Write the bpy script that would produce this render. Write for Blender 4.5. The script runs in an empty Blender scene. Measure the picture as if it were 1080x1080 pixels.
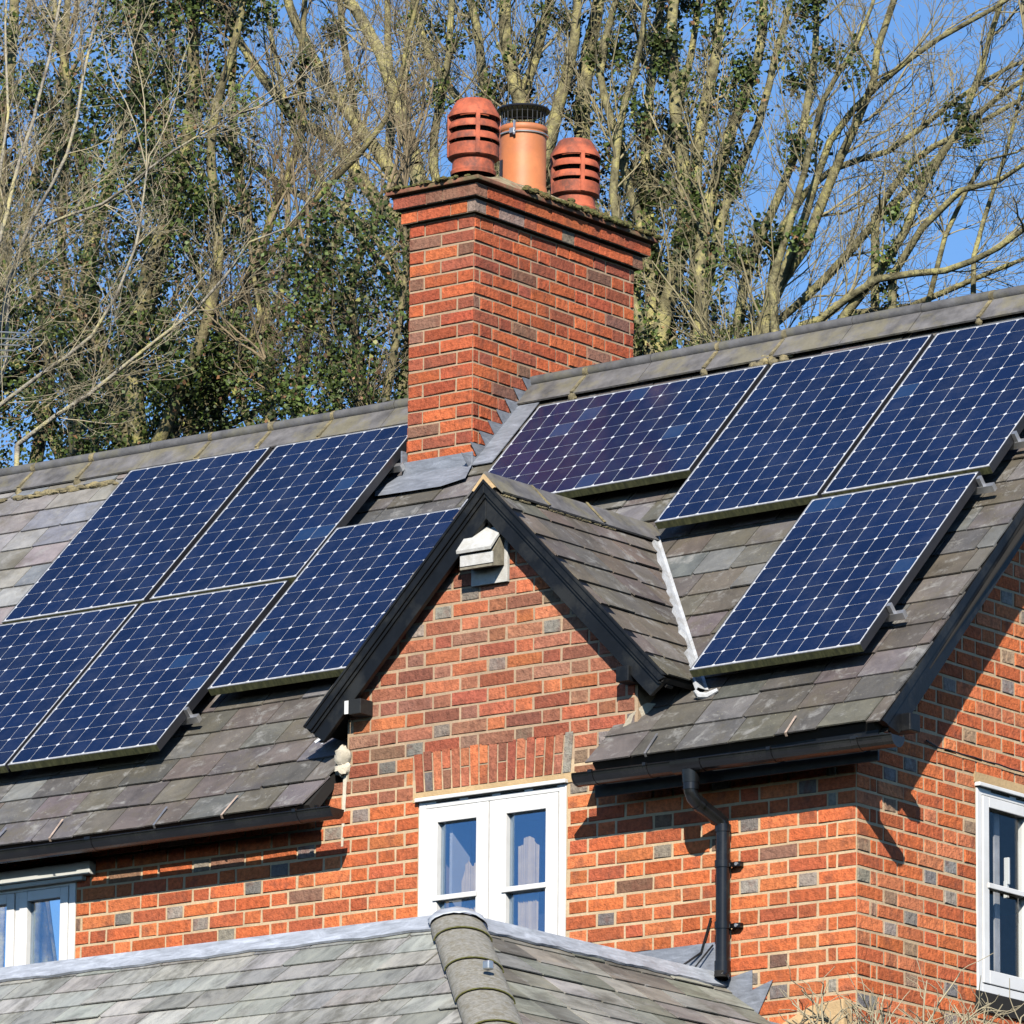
import bpy, math, random, json
from mathutils import Vector, Matrix
R = math.radians
scene = bpy.context.scene

# ------------------------------------------------------------------ camera
YAW, PITCH, ROLL = 0.6522600685, 0.2264729611, 0.0096835242
cd = bpy.data.cameras.new('camera'); cam = bpy.data.objects.new('camera', cd)
scene.collection.objects.link(cam); scene.camera = cam
fwd = Vector((-math.sin(YAW)*math.cos(PITCH), math.cos(YAW)*math.cos(PITCH), math.sin(PITCH)))
rgt = Vector((math.cos(YAW), math.sin(YAW), 0)); upv = rgt.cross(fwd)
r2 = rgt*math.cos(ROLL)+upv*math.sin(ROLL); u2 = upv*math.cos(ROLL)-rgt*math.sin(ROLL)
M = Matrix((r2, u2, -fwd)).transposed().to_4x4()
M.translation = Vector((20.24563, -29.33653, -6.74172)); cam.matrix_world = M
cd.sensor_width = 36; cd.lens = 7728.0/1080*36
cd.clip_start = 1; cd.clip_end = 3000

# ------------------------------------------------------------------ sky, sun, exposure
SUN = Vector((0.68, -1.0, 0.71)).normalized()          # towards the sun
SUN_EL = math.asin(SUN.z); SUN_ROT = math.atan2(SUN.x, SUN.y)
wd = bpy.data.worlds.new("World"); scene.world = wd; wd.use_nodes = True
nt = wd.node_tree; nt.nodes.clear()
wo = nt.nodes.new('ShaderNodeOutputWorld'); bg = nt.nodes.new('ShaderNodeBackground')
sky = nt.nodes.new('ShaderNodeTexSky'); sky.sky_type = 'NISHITA'; sky.sun_disc = False
sky.sun_elevation = SUN_EL; sky.sun_rotation = SUN_ROT
sky.air_density = 1.0; sky.dust_density = 0.0; sky.ozone_density = 8.0; sky.altitude = 100
nt.links.new(sky.outputs[0], bg.inputs[0]); bg.inputs[1].default_value = 0.100
nt.links.new(bg.outputs[0], wo.inputs[0])
ld = bpy.data.lights.new('sun', 'SUN'); ld.energy = 5.0; ld.angle = R(0.53); ld.color = (1.0, 0.93, 0.82)
lo = bpy.data.objects.new('sun', ld); scene.collection.objects.link(lo)
lo.rotation_euler = SUN.to_track_quat('Z', 'Y').to_euler(); lo.location = SUN*60
scene.view_settings.view_transform = 'Standard'; scene.view_settings.look = 'None'
scene.view_settings.exposure = 0.52; scene.view_settings.gamma = 1.0
scene.cycles.diffuse_bounces = 0; scene.cycles.transparent_max_bounces = 16

# ------------------------------------------------------------------ materials
def mat(name):
    m = bpy.data.materials.new(name); m.use_nodes = True
    n = m.node_tree.nodes; l = m.node_tree.links
    return m, n, l, n['Principled BSDF']
def noise(n, l, scale, detail=4, rough=.6, vec=None, dist=0):
    t = n.new('ShaderNodeTexNoise'); t.inputs['Scale'].default_value = scale
    t.inputs['Detail'].default_value = detail; t.inputs['Roughness'].default_value = rough
    t.inputs['Distortion'].default_value = dist
    if vec is None:
        tc = n.new('ShaderNodeTexCoord'); vec = tc.outputs['Object']
    l.new(vec, t.inputs['Vector']); return t
def ramp(n, l, src, stops):
    r = n.new('ShaderNodeValToRGB'); e = r.color_ramp.elements
    while len(e) < len(stops): e.new(.5)
    for el, (p, c) in zip(e, stops):
        el.position = p; el.color = (*c, 1) if len(c) == 3 else c
    l.new(src, r.inputs[0]); return r
def mix(n, l, fac, a, b, mode='MIX'):
    m = n.new('ShaderNodeMix'); m.data_type = 'RGBA'; m.blend_type = mode
    for sock, v in ((m.inputs[0], fac), (m.inputs[6], a), (m.inputs[7], b)):
        if hasattr(v, 'links') or isinstance(v, bpy.types.NodeSocket): l.new(v, sock)
        elif isinstance(v, (int, float)): sock.default_value = v
        else: sock.default_value = (*v, 1)
    return m.outputs[2]
def bump(n, l, src, strength, dist, prev=None):
    b = n.new('ShaderNodeBump'); b.inputs['Strength'].default_value = strength; b.inputs['Distance'].default_value = dist
    l.new(src, b.inputs['Height'])
    if prev is not None: l.new(prev, b.inputs['Normal'])
    return b.outputs[0]
def mapping(n, l, scale, rot=(0,0,0)):
    tc = n.new('ShaderNodeTexCoord'); mp = n.new('ShaderNodeMapping')
    mp.inputs['Scale'].default_value = scale; mp.inputs['Rotation'].default_value = rot
    l.new(tc.outputs['Object'], mp.inputs['Vector']); return mp.outputs[0]

def plain(name, col, rough=.6, var=.25, scale=12, bmp=.0, metal=0, spec=.5, dirt=None, dirt_amt=.5):
    m, n, l, p = mat(name)
    a = noise(n, l, scale, 5)
    c = ramp(n, l, a.outputs['Fac'], [(.3, tuple(x*(1-var) for x in col)), (.7, tuple(min(1, x*(1+var)) for x in col))]).outputs[0]
    if dirt:
        d = noise(n, l, scale*.45, 6, .7)
        f = ramp(n, l, d.outputs['Fac'], [(.48, (0,0,0)), (.62, (dirt_amt,)*3)]).outputs[0]
        c = mix(n, l, f, c, dirt)
    l.new(c, p.inputs['Base Color']); p.inputs['Roughness'].default_value = rough
    p.inputs['Metallic'].default_value = metal; p.inputs['Specular IOR Level'].default_value = spec
    if bmp:
        b = noise(n, l, scale*4, 5)
        l.new(bump(n, l, b.outputs['Fac'], .7, bmp), p.inputs['Normal'])
    return m

def brick_mat(name):
    m, n, l, p = mat(name)
    at = n.new('ShaderNodeAttribute'); at.attribute_name = 'Col'
    a = noise(n, l, 38, 6, .7); b = noise(n, l, 9, 3)
    v = ramp(n, l, a.outputs['Fac'], [(.25, (.48,.46,.46)), (.48, (.95,.95,.95)), (.75, (1.38,1.36,1.3))]).outputs[0]
    c = mix(n, l, 1.0, at.outputs['Color'], v, 'MULTIPLY')
    # sooty burnt patches and pale lime bloom with shapes of their own
    f = ramp(n, l, b.outputs['Fac'], [(.52, (0,0,0)), (.70, (.6,.6,.6))]).outputs[0]
    c = mix(n, l, f, c, (.19,.075,.05))
    d = noise(n, l, 26, 5, .75)
    f2 = ramp(n, l, d.outputs['Fac'], [(.66, (0,0,0)), (.74, (.55,.55,.55))]).outputs[0]
    c = mix(n, l, f2, c, (.50,.33,.22))
    l.new(c, p.inputs['Base Color']); p.inputs['Roughness'].default_value = .9
    p.inputs['Specular IOR Level'].default_value = .2
    e = noise(n, l, 130, 5, .7); b1 = bump(n, l, e.outputs['Fac'], 1, .006)
    g = noise(n, l, 30, 4); l.new(bump(n, l, g.outputs['Fac'], 1, .012, b1), p.inputs['Normal'])
    return m
def mortar_mat(name, col):
    m, n, l, p = mat(name)
    a = noise(n, l, 5, 5); c = ramp(n, l, a.outputs['Fac'], [(.3, tuple(x*.72 for x in col)), (.65, col)]).outputs[0]
    b = noise(n, l, 60, 5); c = mix(n, l, ramp(n, l, b.outputs['Fac'], [(.35, (.5,)*3), (.6, (0,)*3)]).outputs[0], c, tuple(x*.7 for x in col))
    l.new(c, p.inputs['Base Color']); p.inputs['Roughness'].default_value = .95; p.inputs['Specular IOR Level'].default_value = .15
    e = noise(n, l, 90, 5); l.new(bump(n, l, e.outputs['Fac'], .8, .004), p.inputs['Normal'])
    return m
def slate_mat(name, tint, lichen=(.42,.42,.34), lich=.5, streak=(1,1,1), rough=.62, moss=(.16,.15,.07), contrast=0, bloom=.75):
    m, n, l, p = mat(name)
    at = n.new('ShaderNodeAttribute'); at.attribute_name = 'Col'
    vec = mapping(n, l, streak)
    a = noise(n, l, 5.5, 7, .68, vec, .6); c = mix(n, l, 1.0, at.outputs['Color'], ramp(n, l, a.outputs['Fac'], [(.28, (.62-.2*contrast,)*3), (.5, (1,1,1)), (.72, (1.35,1.33,1.28))]).outputs[0], 'MULTIPLY')
    c = mix(n, l, 1.0, c, tint, 'MULTIPLY')
    b = noise(n, l, 3.2, 7, .75, vec); f = ramp(n, l, b.outputs['Fac'], [(.5, (0,)*3), (.66, (.6+.15*contrast,)*3)]).outputs[0]
    c = mix(n, l, f, c, moss)
    k = noise(n, l, 8.5, 8, .72, vec, .4); f = ramp(n, l, k.outputs['Fac'], [(.54, (0,)*3), (.68, (bloom,)*3)]).outputs[0]
    c = mix(n, l, f, c, (.30,.295,.28))
    d = noise(n, l, 46, 3, .6); f = ramp(n, l, d.outputs['Fac'], [(.66, (0,)*3), (.74, (lich,)*3)]).outputs[0]
    c = mix(n, l, f, c, lichen)
    l.new(c, p.inputs['Base Color']); p.inputs['Roughness'].default_value = rough; p.inputs['Specular IOR Level'].default_value = .35
    g = noise(n, l, 28, 7, .65, vec); b1 = bump(n, l, g.outputs['Fac'], .8, .005)
    h = noise(n, l, 120, 4); l.new(bump(n, l, h.outputs['Fac'], .9, .003, b1), p.inputs['Normal'])
    return m

def glass_mat(name, refl, tintc=(.9,.95,1)):
    m, n, l, p = mat(name)
    o = n['Material Output']; n.remove(p)
    t = n.new('ShaderNodeBsdfTransparent'); t.inputs[0].default_value = (.95,.96,.96,1)
    g = n.new('ShaderNodeBsdfGlossy'); g.inputs['Roughness'].default_value = .01; g.inputs['Color'].default_value = (*tintc, 1)
    w = n.new('ShaderNodeTexCoord'); nn = n.new('ShaderNodeTexNoise'); nn.inputs['Scale'].default_value = 1.6
    l.new(w.outputs['Object'], nn.inputs['Vector'])
    b = n.new('ShaderNodeBump'); b.inputs['Strength'].default_value = .03; b.inputs['Distance'].default_value = .05
    l.new(nn.outputs['Fac'], b.inputs['Height']); l.new(b.outputs[0], g.inputs['Normal'])
    x = n.new('ShaderNodeMixShader'); x.inputs[0].default_value = refl
    l.new(t.outputs[0], x.inputs[1]); l.new(g.outputs[0], x.inputs[2]); l.new(x.outputs[0], o.inputs[0])
    return m
def lead_mat(name, col):
    m, n, l, p = mat(name)
    v = mapping(n, l, (1.2, 1.2, 6), (0, .5, 0)); a = noise(n, l, 6, 6, .7, v, .8)
    c = ramp(n, l, a.outputs['Fac'], [(.3, tuple(x*.6 for x in col)), (.55, col), (.75, tuple(min(.9, x*1.5) for x in col))]).outputs[0]
    l.new(c, p.inputs['Base Color']); p.inputs['Roughness'].default_value = .5; p.inputs['Metallic'].default_value = .15
    b = noise(n, l, 9, 4); l.new(bump(n, l, b.outputs['Fac'], .6, .012), p.inputs['Normal'])
    return m
def cell_mat():
    m, n, l, p = mat('solar_cell')
    at = n.new('ShaderNodeAttribute'); at.attribute_name = 'Col'
    d = noise(n, l, 3.5, 8, .8); fd = ramp(n, l, d.outputs['Fac'], [(.45, (0,)*3), (.8, (.10,)*3)]).outputs[0]
    l.new(mix(n, l, fd, at.outputs['Color'], (.22,.24,.27)), p.inputs['Base Color'])
    a = noise(n, l, 2.2, 6, .7); f = ramp(n, l, a.outputs['Fac'], [(.35, (.10,)*3), (.7, (.2,)*3)]).outputs[0]
    l.new(f, p.inputs['Roughness']); p.inputs['Specular IOR Level'].default_value = .2
    return m
def algae_mat():
    m, n, l, p = mat('algae_stained_frame')
    v = mapping(n, l, (1, .3, .3)); a = noise(n, l, 26, 6, .8, v)
    c = ramp(n, l, a.outputs['Fac'], [(.30, (.012,.013,.010)), (.48, (.07,.075,.03)), (.62, (.15,.15,.065)), (.78, (.24,.23,.12))]).outputs[0]
    l.new(c, p.inputs['Base Color']); p.inputs['Roughness'].default_value = .8
    return m
def bark_mat(name, c1, c2, c3, sc=5):
    m, n, l, p = mat(name)
    a = noise(n, l, sc, 6, .7); c = ramp(n, l, a.outputs['Fac'], [(.36, c1), (.5, c2), (.64, c3)]).outputs[0]
    l.new(c, p.inputs['Base Color']); p.inputs['Roughness'].default_value = .9; p.inputs['Specular IOR Level'].default_value = .15
    b = noise(n, l, 30, 5); l.new(bump(n, l, b.outputs['Fac'], .9, .02), p.inputs['Normal'])
    return m
def leaf_mat(name, lo_, hi_):
    m, n, l, p = mat(name)
    at = n.new('ShaderNodeAttribute'); at.attribute_name = 'Col'
    l.new(at.outputs['Color'], p.inputs['Base Color'])
    p.inputs['Roughness'].default_value = .5; p.inputs['Specular IOR Level'].default_value = .25
    return m

M_BRICK = brick_mat('brick'); M_MORTAR = mortar_mat('lime_mortar', (.62,.47,.30)); M_MORTAR2 = mortar_mat('weathered_mortar', (.48,.35,.235))
M_PALE = mortar_mat('pale_render', (.70,.63,.50)); M_CAP = plain('weathered_cap_tile', (.24,.10,.06), .95, .4, 12, .006, dirt=(.13,.12,.06), dirt_amt=.9)
M_ROLL = plain('dark_ridge_roll', (.10,.10,.105), .8, .35, 10, .004, dirt=(.17,.16,.09), dirt_amt=.4); M_SAND = mortar_mat('sand_cement', (.62,.44,.24))
M_SLATE = slate_mat('roof_slate', (1,.98,.965), lichen=(.34,.32,.22), lich=.6, moss=(.115,.10,.065)); M_SLATE_LOW = slate_mat('pale_slate', (1.0,1.0,.97), lich=.4, streak=(1.6,.5,1), moss=(.10,.095,.075), contrast=1)
M_RIDGE = plain('grey_ridge_tile', (.125,.12,.12), .8, .45, 9, .006, dirt=(.19,.17,.10), dirt_amt=.6)
M_HIP = plain('concrete_hip_tile', (.25,.24,.21), .95, .3, 60, .006, dirt=(.17,.15,.10), dirt_amt=.8)
M_MOSS = plain('moss_and_mortar', (.17,.145,.085), .95, .5, 30, .01, dirt=(.42,.34,.16))
M_DARK = plain('roof_void', (.012,.011,.010), .9, .1)
M_ROOM = plain('dark_room', (.05,.05,.055), .9, .1)
M_BLACK = plain('black_paint', (.007,.008,.010), .42, .3, 9, .002, spec=.25, dirt=(.05,.05,.045), dirt_amt=.35)
M_PVC = plain('black_plastic', (.007,.007,.008), .24, .3, 8, spec=.45, dirt=(.03,.03,.028), dirt_amt=.4)
M_WHITE = plain('white_paint', (.72,.72,.71), .4, .05, 7, dirt=(.52,.51,.47), dirt_amt=.35)
M_GREYW = plain('weathered_white_wood', (.50,.50,.48), .8, .12, 22, .003, dirt=(.35,.33,.28), dirt_amt=.5)
M_ALGAEWOOD = plain('grey_green_wood', (.22,.20,.15), .85, .3, 30, .003)
M_GLASS = glass_mat('window_glass', .28, (.55,.75,1)); M_GLASS2 = glass_mat('side_window_glass', .05)
M_LEAD = lead_mat('lead', (.24,.26,.30)); M_LEADW = lead_mat('weathered_pale_lead', (.42,.45,.50))
M_VALLEY = plain('white_oxidised_lead', (.52,.54,.56), .55, .15, 14, .006, dirt=(.30,.28,.25), dirt_amt=.5)
M_TERRA = plain('red_terracotta', (.40,.095,.045), .75, .45, 11, .004, dirt=(.13,.05,.035), dirt_amt=.9)
M_TERRA2 = plain('orange_terracotta', (.56,.19,.07), .55, .15, 6, .002, dirt=(.40,.15,.07), dirt_amt=.7)
M_METAL = plain('galvanised_metal', (.6,.6,.6), .35, .2, 10, metal=.8)
M_STRAP = plain('copper_strap', (.55,.42,.33), .5, .3, 30, metal=.3)
M_CAGE = plain('black_cowl_metal', (.012,.013,.016), .4, .2)
M_FRAME = plain('black_anodised_frame', (.020,.021,.026), .42, .15)
M_RIM = plain('dusty_frame_rim', (.33,.34,.36), .6, .3, 40)
M_BACK = plain('white_backsheet', (.60,.63,.68), .25, .05, 9)
M_CELL = cell_mat(); M_ALGAE = algae_mat()
M_CURTAIN = plain('linen_curtain', (.92,.70,.44), .9, .12, 20)

# ------------------------------------------------------------------ mesh builder
COL = scene.collection
class MB:
    def __init__(s): s.v = []; s.f = []; s.m = []; s.c = []
    def face(s, pts, m=0, c=(1,1,1)):
        b = len(s.v); s.v += [tuple(p) for p in pts]; s.f.append(tuple(range(b, b+len(pts)))); s.m.append(m); s.c.append(c)
    def idx(s, pts, faces, m=0, c=(1,1,1)):
        b = len(s.v); s.v += [tuple(p) for p in pts]
        for f in faces: s.f.append(tuple(b+i for i in f)); s.m.append(m); s.c.append(c)
    def box(s, lo_, hi_, m=0, c=(1,1,1), fr=None):
        x0,y0,z0 = lo_; x1,y1,z1 = hi_
        P = [(x0,y0,z0),(x1,y0,z0),(x1,y1,z0),(x0,y1,z0),(x0,y0,z1),(x1,y0,z1),(x1,y1,z1),(x0,y1,z1)]
        if fr: P = [fr(*p) for p in P]
        s.idx(P, [(0,3,2,1),(4,5,6,7),(0,1,5,4),(1,2,6,5),(2,3,7,6),(3,0,4,7)], m, c)
    def prism(s, poly, d, m=0, c=(1,1,1)):
        """poly: list of 3D points, d: offset vector (extrusion)"""
        n = len(poly); d = Vector(d); A = [Vector(p) for p in poly]; B = [p+d for p in A]
        s.idx(A+B, [tuple(range(n)), tuple(range(2*n-1, n-1, -1))]+[(i, i+n, (i+1)%n+n, (i+1)%n) for i in range(n)], m, c)
    def tube(s, pts, rad, sides=12, m=0, c=(1,1,1), cap=True):
        pts = [Vector(p) for p in pts]; n = len(pts); rad = rad if isinstance(rad, (list, tuple)) else [rad]*n
        b = len(s.v); prev = None
        for i, p in enumerate(pts):
            t = (pts[min(i+1, n-1)]-pts[max(i-1, 0)]).normalized()
            a = t.orthogonal() if prev is None else (prev-t*prev.dot(t))
            a.normalize(); prev = a; q = t.cross(a)
            for k in range(sides):
                an = 2*math.pi*k/sides; s.v.append(tuple(p+(a*math.cos(an)+q*math.sin(an))*rad[i]))
        for i in range(n-1):
            for k in range(sides):
                s.f.append((b+i*sides+k, b+i*sides+(k+1)%sides, b+(i+1)*sides+(k+1)%sides, b+(i+1)*sides+k)); s.m.append(m); s.c.append(c)
        if cap:
            s.f.append(tuple(b+k for k in range(sides-1, -1, -1))); s.m.append(m); s.c.append(c)
            s.f.append(tuple(b+(n-1)*sides+k for k in range(sides))); s.m.append(m); s.c.append(c)
    def lathe(s, prof, o, sides=32, m=0, c=(1,1,1), a0=0, a1=2*math.pi):
        b = len(s.v); full = abs(a1-a0-2*math.pi) < 1e-6; k = sides if full else sides+1
        for r, z in prof:
            for i in range(k):
                an = a0+(a1-a0)*i/sides; s.v.append((o[0]+r*math.cos(an), o[1]+r*math.sin(an), o[2]+z))
        for j in range(len(prof)-1):
            for i in range(sides):
                i2 = (i+1) % k
                s.f.append((b+j*k+i, b+j*k+i2, b+(j+1)*k+i2, b+(j+1)*k+i)); s.m.append(m); s.c.append(c)
    def build(s, name, mats, parent=None, smooth=False, bevel=0, fix=True):
        me = bpy.data.meshes.new(name); me.from_pydata(s.v, [], s.f)
        for m in (mats if isinstance(mats, (list, tuple)) else [mats]): me.materials.append(m)
        me.polygons.foreach_set('material_index', s.m)
        at = me.attributes.new('Col', 'FLOAT_COLOR', 'FACE'); fl = []
        for c in s.c: fl += [c[0], c[1], c[2], 1]
        at.data.foreach_set('color', fl)
        me.update()
        if smooth:
            me.polygons.foreach_set('use_smooth', [True]*len(s.f))
            try: me.set_sharp_from_angle(angle=R(40))
            except Exception: pass
        o = bpy.data.objects.new(name, me); COL.objects.link(o)
        if parent is not None:
            o.parent = parent
            if parent.type == 'EMPTY' and not parent.get('local'): o.matrix_parent_inverse = Matrix.Translation(-parent.location)
        if bevel:
            b = o.modifiers.new('bevel', 'BEVEL'); b.width = bevel; b.segments = 2; b.limit_method = 'ANGLE'
        return o
def empty(name, loc=(0,0,0), label=None, cat=None, group=None, parent=None):
    o = bpy.data.objects.new(name, None); COL.objects.link(o); o.empty_display_size = .2
    o.location = loc
    if label: o['label'] = label
    if cat: o['category'] = cat
    if group: o['group'] = group
    return o
def tag(o, label, cat, group=None):
    o['label'] = label; o['category'] = cat
    if group: o['group'] = group
    return o
def lerp(a, b, t): return a+(b-a)*t
def vary(c, a, rnd): k = 1+rnd.uniform(-a, a); return tuple(max(0, x*k*(1+rnd.uniform(-a, a)*.3)) for x in c)

# ------------------------------------------------------------------ setting: ground
rnd = random.Random(7)
def ground():
    b = MB(); n = 60; xs = [-900, -400, -200, -100]+[-70+i*140/n for i in range(n+1)]+[100, 200, 400, 900]
    ys = xs
    def h(x, y):
        if y < -3: z = -5-3.5*min(1, max(0, (-y-3)/24))
        else: z = -5+min(1.2, max(0, (y-9)*.08))
        return z+.12*math.sin(x*.31+1.3)*math.cos(y*.27)
    V = [(x, y, h(x, y)) for y in ys for x in xs]; k = len(xs); F = []
    for j in range(len(ys)-1):
        for i in range(k-1): F.append((j*k+i, j*k+i+1, (j+1)*k+i+1, (j+1)*k+i))
    b.idx(V, F)
    g = plain('winter_grass', (.055,.075,.025), .9, .5, .8, .03, dirt=(.10,.08,.05))
    o = b.build('ground', g, smooth=True); o['kind'] = 'structure'
ground()

# ------------------------------------------------------------------ house geometry constants (metres, corner of the walls at x=0, y=0)
CB = 0.07793; BL = 0.2368; SA, CA = math.sin(0.7830236), math.cos(0.7830236)
PV = 0.73797; CHX, CHY = -4.0739, 2.1311
HS = 0.142                                    # slate surface below the top of the solar panels
def tg(x): return (0.00996, 0.00415) if x > -4.5 else (-0.0007, 0.0068)
def RP(x, v, h=0.0):
    """point on the main roof: x along, v up the slope, h above the slates"""
    T, G = tg(x); x0 = x-CHX; d = HS-h
    return Vector((x, v*CA+G*x0+d*SA, PV+v*SA+T*x0-d*CA))
VR = 3.64                                     # slope coordinate of the ridge
RIDGE_Y = RP(-2, VR).y

house = empty('brick_house', (0, 0, -5), 'red brick house with slate roof, small front gable and tall chimney stack', 'house')

def flem(u0, u1, row, rn, start=None):
    """Flemish bond joints of one course from u0 (corner) to u1, growing in +u"""
    out = []; u = u0; seq = []
    if row % 2 == 0: seq = [BL/2, BL/4]; k = 0
    else: k = 0
    while u < u1-.02:
        if seq: w = seq.pop(0)
        else: w = BL if k % 2 == 0 else BL/2; k += 1
        if seq == [] and False: pass
        out.append((u, min(u+w, u1))); u += w
    return out
def brickwork(mb, O, U, N, u0, u1, z0, z1, holes=(), zig=None, pal=None, rn=None, sgn=1, recess=.0, bond='flemish', zref=0.0):
    """individual bricks on the plane O + u U + z, proud of the mortar; holes = rects (ua,ub,za,zb); zig(z)->(umin,umax)"""
    U = Vector(U); N = Vector(N); O = Vector(O); Zv = Vector((0,0,1)); J = .0068
    k0 = int(math.floor((z0-zref)/CB)); k1 = int(math.ceil((z1-zref)/CB))
    for k in range(k0, k1):
        za, zb = zref+k*CB, zref+(k+1)*CB
        if zb > z1+.03 or za < z0-.03: continue
        if bond == 'flemish': L = flem(u0, u1, k, rn)
        elif bond == 'side':
            L = []; u = u0; w = [BL/4, BL/2] if k % 2 else []; j = 0
            while u < u1-.01:
                ww = w.pop(0) if w else (BL if j % 2 == 0 else BL/2)
                if not w and not (k % 2 and u < BL*.74): j += 1
                L.append((u, min(u+ww, u1))); u += ww
        elif bond == 'english':
            L = []; u = u0; first = True
            w = BL if k % 2 else BL
            if k % 2 == 0: u = u0-BL/2
            while u < u1: L.append((max(u, u0), min(u+w, u1))); u += w
        else:
            L = []; u = u0; i = k % 2
            pat = ([BL/2, BL] if k % 2 else [BL, BL]) if bond == 'stack' else ([BL, BL/2] if k % 2 else [BL/2, BL])
            j = 0
            while u < u1-.01:
                w = pat[j % 2]; L.append((u, min(u+w, u1))); u += w; j += 1
        for (a, b_) in L:
            segs = [(a, b_)]
            zm = (za+zb)/2
            if zig:
                lo_, hi_ = zig(zm); segs = [(max(p, lo_), min(q_, hi_)) for p, q_ in segs]
            for (ha, hb, hz0, hz1) in holes:
                if hz0 < zm < hz1:
                    ns = []
                    for p, q_ in segs:
                        if q_ <= ha or p >= hb: ns.append((p, q_))
                        else:
                            if p < ha: ns.append((p, ha))
                            if q_ > hb: ns.append((hb, q_))
                    segs = ns
            for p, q_ in segs:
                if q_-p < .028: continue
                header = (b_-a) < BL*.6
                c = pal(rn, header, (p+q_)/2, zm)
                j = lambda s=.0019: rn.uniform(-s, s)
                a0, a1, b0, b1 = p+J+j(.002), q_-J+j(.002), za+J+j(.0015), zb-J+j(.0015)
                pr = j(.0022); ti = j(.0022)
                def P(u, z, d): return O+U*u+Zv*z+N*d
                ring = [(a0+j(),b0+j()),(a1+j(),b0+j()),(a1+j(),b1+j()),(a0+j(),b1+j())]
                cu, cz = (a0+a1)/2, (b0+b1)/2; ins = .003
                A = [P(u, z, -.013) for u, z in ring]; B = [P(u, z, -.003+pr) for u, z in ring]
                C_ = [P(u+ins*(1 if u < cu else -1), z+ins*(1 if z < cz else -1), pr+(ti if u < cu else -ti)) for u, z in ring]
                F = [(i, (i+1)%4, (i+1)%4+4, i+4) for i in range(4)]+[(i+4, (i+1)%4+4, (i+1)%4+8, i+8) for i in range(4)]+[(8,9,10,11)]
                mb.idx(A+B+C_, F, 0, c)

def pal_wall(rn, header, u, z, gab=0):
    r = rn.random()
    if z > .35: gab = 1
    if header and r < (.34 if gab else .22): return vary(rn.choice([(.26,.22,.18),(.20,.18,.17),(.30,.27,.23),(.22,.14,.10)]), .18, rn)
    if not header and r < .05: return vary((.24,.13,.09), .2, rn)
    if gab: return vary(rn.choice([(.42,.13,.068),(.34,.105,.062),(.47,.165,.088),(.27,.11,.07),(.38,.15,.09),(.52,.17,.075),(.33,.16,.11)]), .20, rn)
    return vary(rn.choice([(.58,.155,.058),(.52,.135,.052),(.62,.19,.075),(.45,.12,.055),(.56,.17,.068)]), .16, rn)
def pal_chim(rn, header, u, z):
    r = rn.random()
    if r < .10: return vary((.25,.13,.09), .2, rn)
    return vary(rn.choice([(.46,.115,.052),(.40,.095,.048),(.52,.135,.055),(.35,.10,.06),(.49,.125,.052)]), .16, rn)

# gable geometry
GX, GZ = -2.265, 1.925                         # apex of the front gable's slates
def gzig(z): return (GX-(GZ-.02-z), GX+(GZ-.02-z))
WIN = (-2.745, -1.795, -0.78, 0.335)           # first-floor window under the gable
LWIN = (-6.62, -5.075, -0.40, 0.21)            # window at the left end, reaching the lead flashing

fw = MB(); rn = random.Random(11)
# bricks: u runs from the corner x=0 to the left
hol = [(-WIN[1]-.0, -WIN[0]+.0, WIN[2], WIN[3]+.0), (-LWIN[1], -LWIN[0], LWIN[2], LWIN[3])]
ARCH = (1.755, 2.785, .335, .57)
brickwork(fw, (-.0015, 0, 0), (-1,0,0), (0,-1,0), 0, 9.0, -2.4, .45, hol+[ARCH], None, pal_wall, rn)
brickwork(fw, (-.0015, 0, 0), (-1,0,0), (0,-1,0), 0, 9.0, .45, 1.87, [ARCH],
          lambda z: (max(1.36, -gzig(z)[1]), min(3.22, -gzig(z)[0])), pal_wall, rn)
# flat arch of bricks on edge above the window, leaning outwards at both ends
n = 17; ax0, ax1 = ARCH[0]-.008, ARCH[1]+.008
for i in range(n):
    t0, t1 = i/n, (i+1)/n
    lean = lambda t: (t-.5)*.035
    for (s0, s1) in ([(0, 1)] if i % 2 == 0 else [(0, .48), (.50, 1)]):
        z0, z1 = lerp(.352, .566, s0), lerp(.352, .566, s1)
        ua, ub = lerp(ax0+.02, ax1-.02, t0)+.0055, lerp(ax0+.02, ax1-.02, t1)-.0055
        q0 = lean(t0); q1 = lean(t1); f0 = s0; f1 = s1
        pts = [(-(ua+q0*f0), z0+.003), (-(ub+q1*f0), z0+.003), (-(ub+q1*f1), z1-.003), (-(ua+q0*f1), z1-.003)]
        c = pal_wall(rn, rn.random() < .15, 0, 1)
        fw.prism([(x, 0+rn.uniform(-.002,.002), z) for x, z in pts], (0, .013, 0), 0, c)
# mortar body (solid wall around the openings)
Y0, Y1 = .0045, .26
def wallbox(x0, x1, z0, z1): fw.box((x0, Y0, z0), (x1, Y1, z1), 1)
wallbox(-9.0, -.0052, -5.2, -.80)
wallbox(-9.0, LWIN[0], -.80, .72); wallbox(LWIN[0], LWIN[1], -.80, LWIN[2]); wallbox(LWIN[0], LWIN[1], LWIN[3], .42)
wallbox(LWIN[1], WIN[0], -.80, .42); wallbox(WIN[0], WIN[1], -.80, WIN[2]); wallbox(WIN[0], WIN[1], WIN[3], .42); wallbox(WIN[1], -.0052, -.80, .42)
fw.prism([(-3.23, Y0, .42), (-1.35, Y0, .42), (-1.35, Y0, GZ-.03-(-1.35-GX)), (GX, Y0, GZ-.03), (-3.23, Y0, GZ-.03-(GX+3.23))], (0, .2, 0), 2)
front = fw.build('front_wall', [M_BRICK, M_MORTAR, M_MORTAR2], house)
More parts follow.
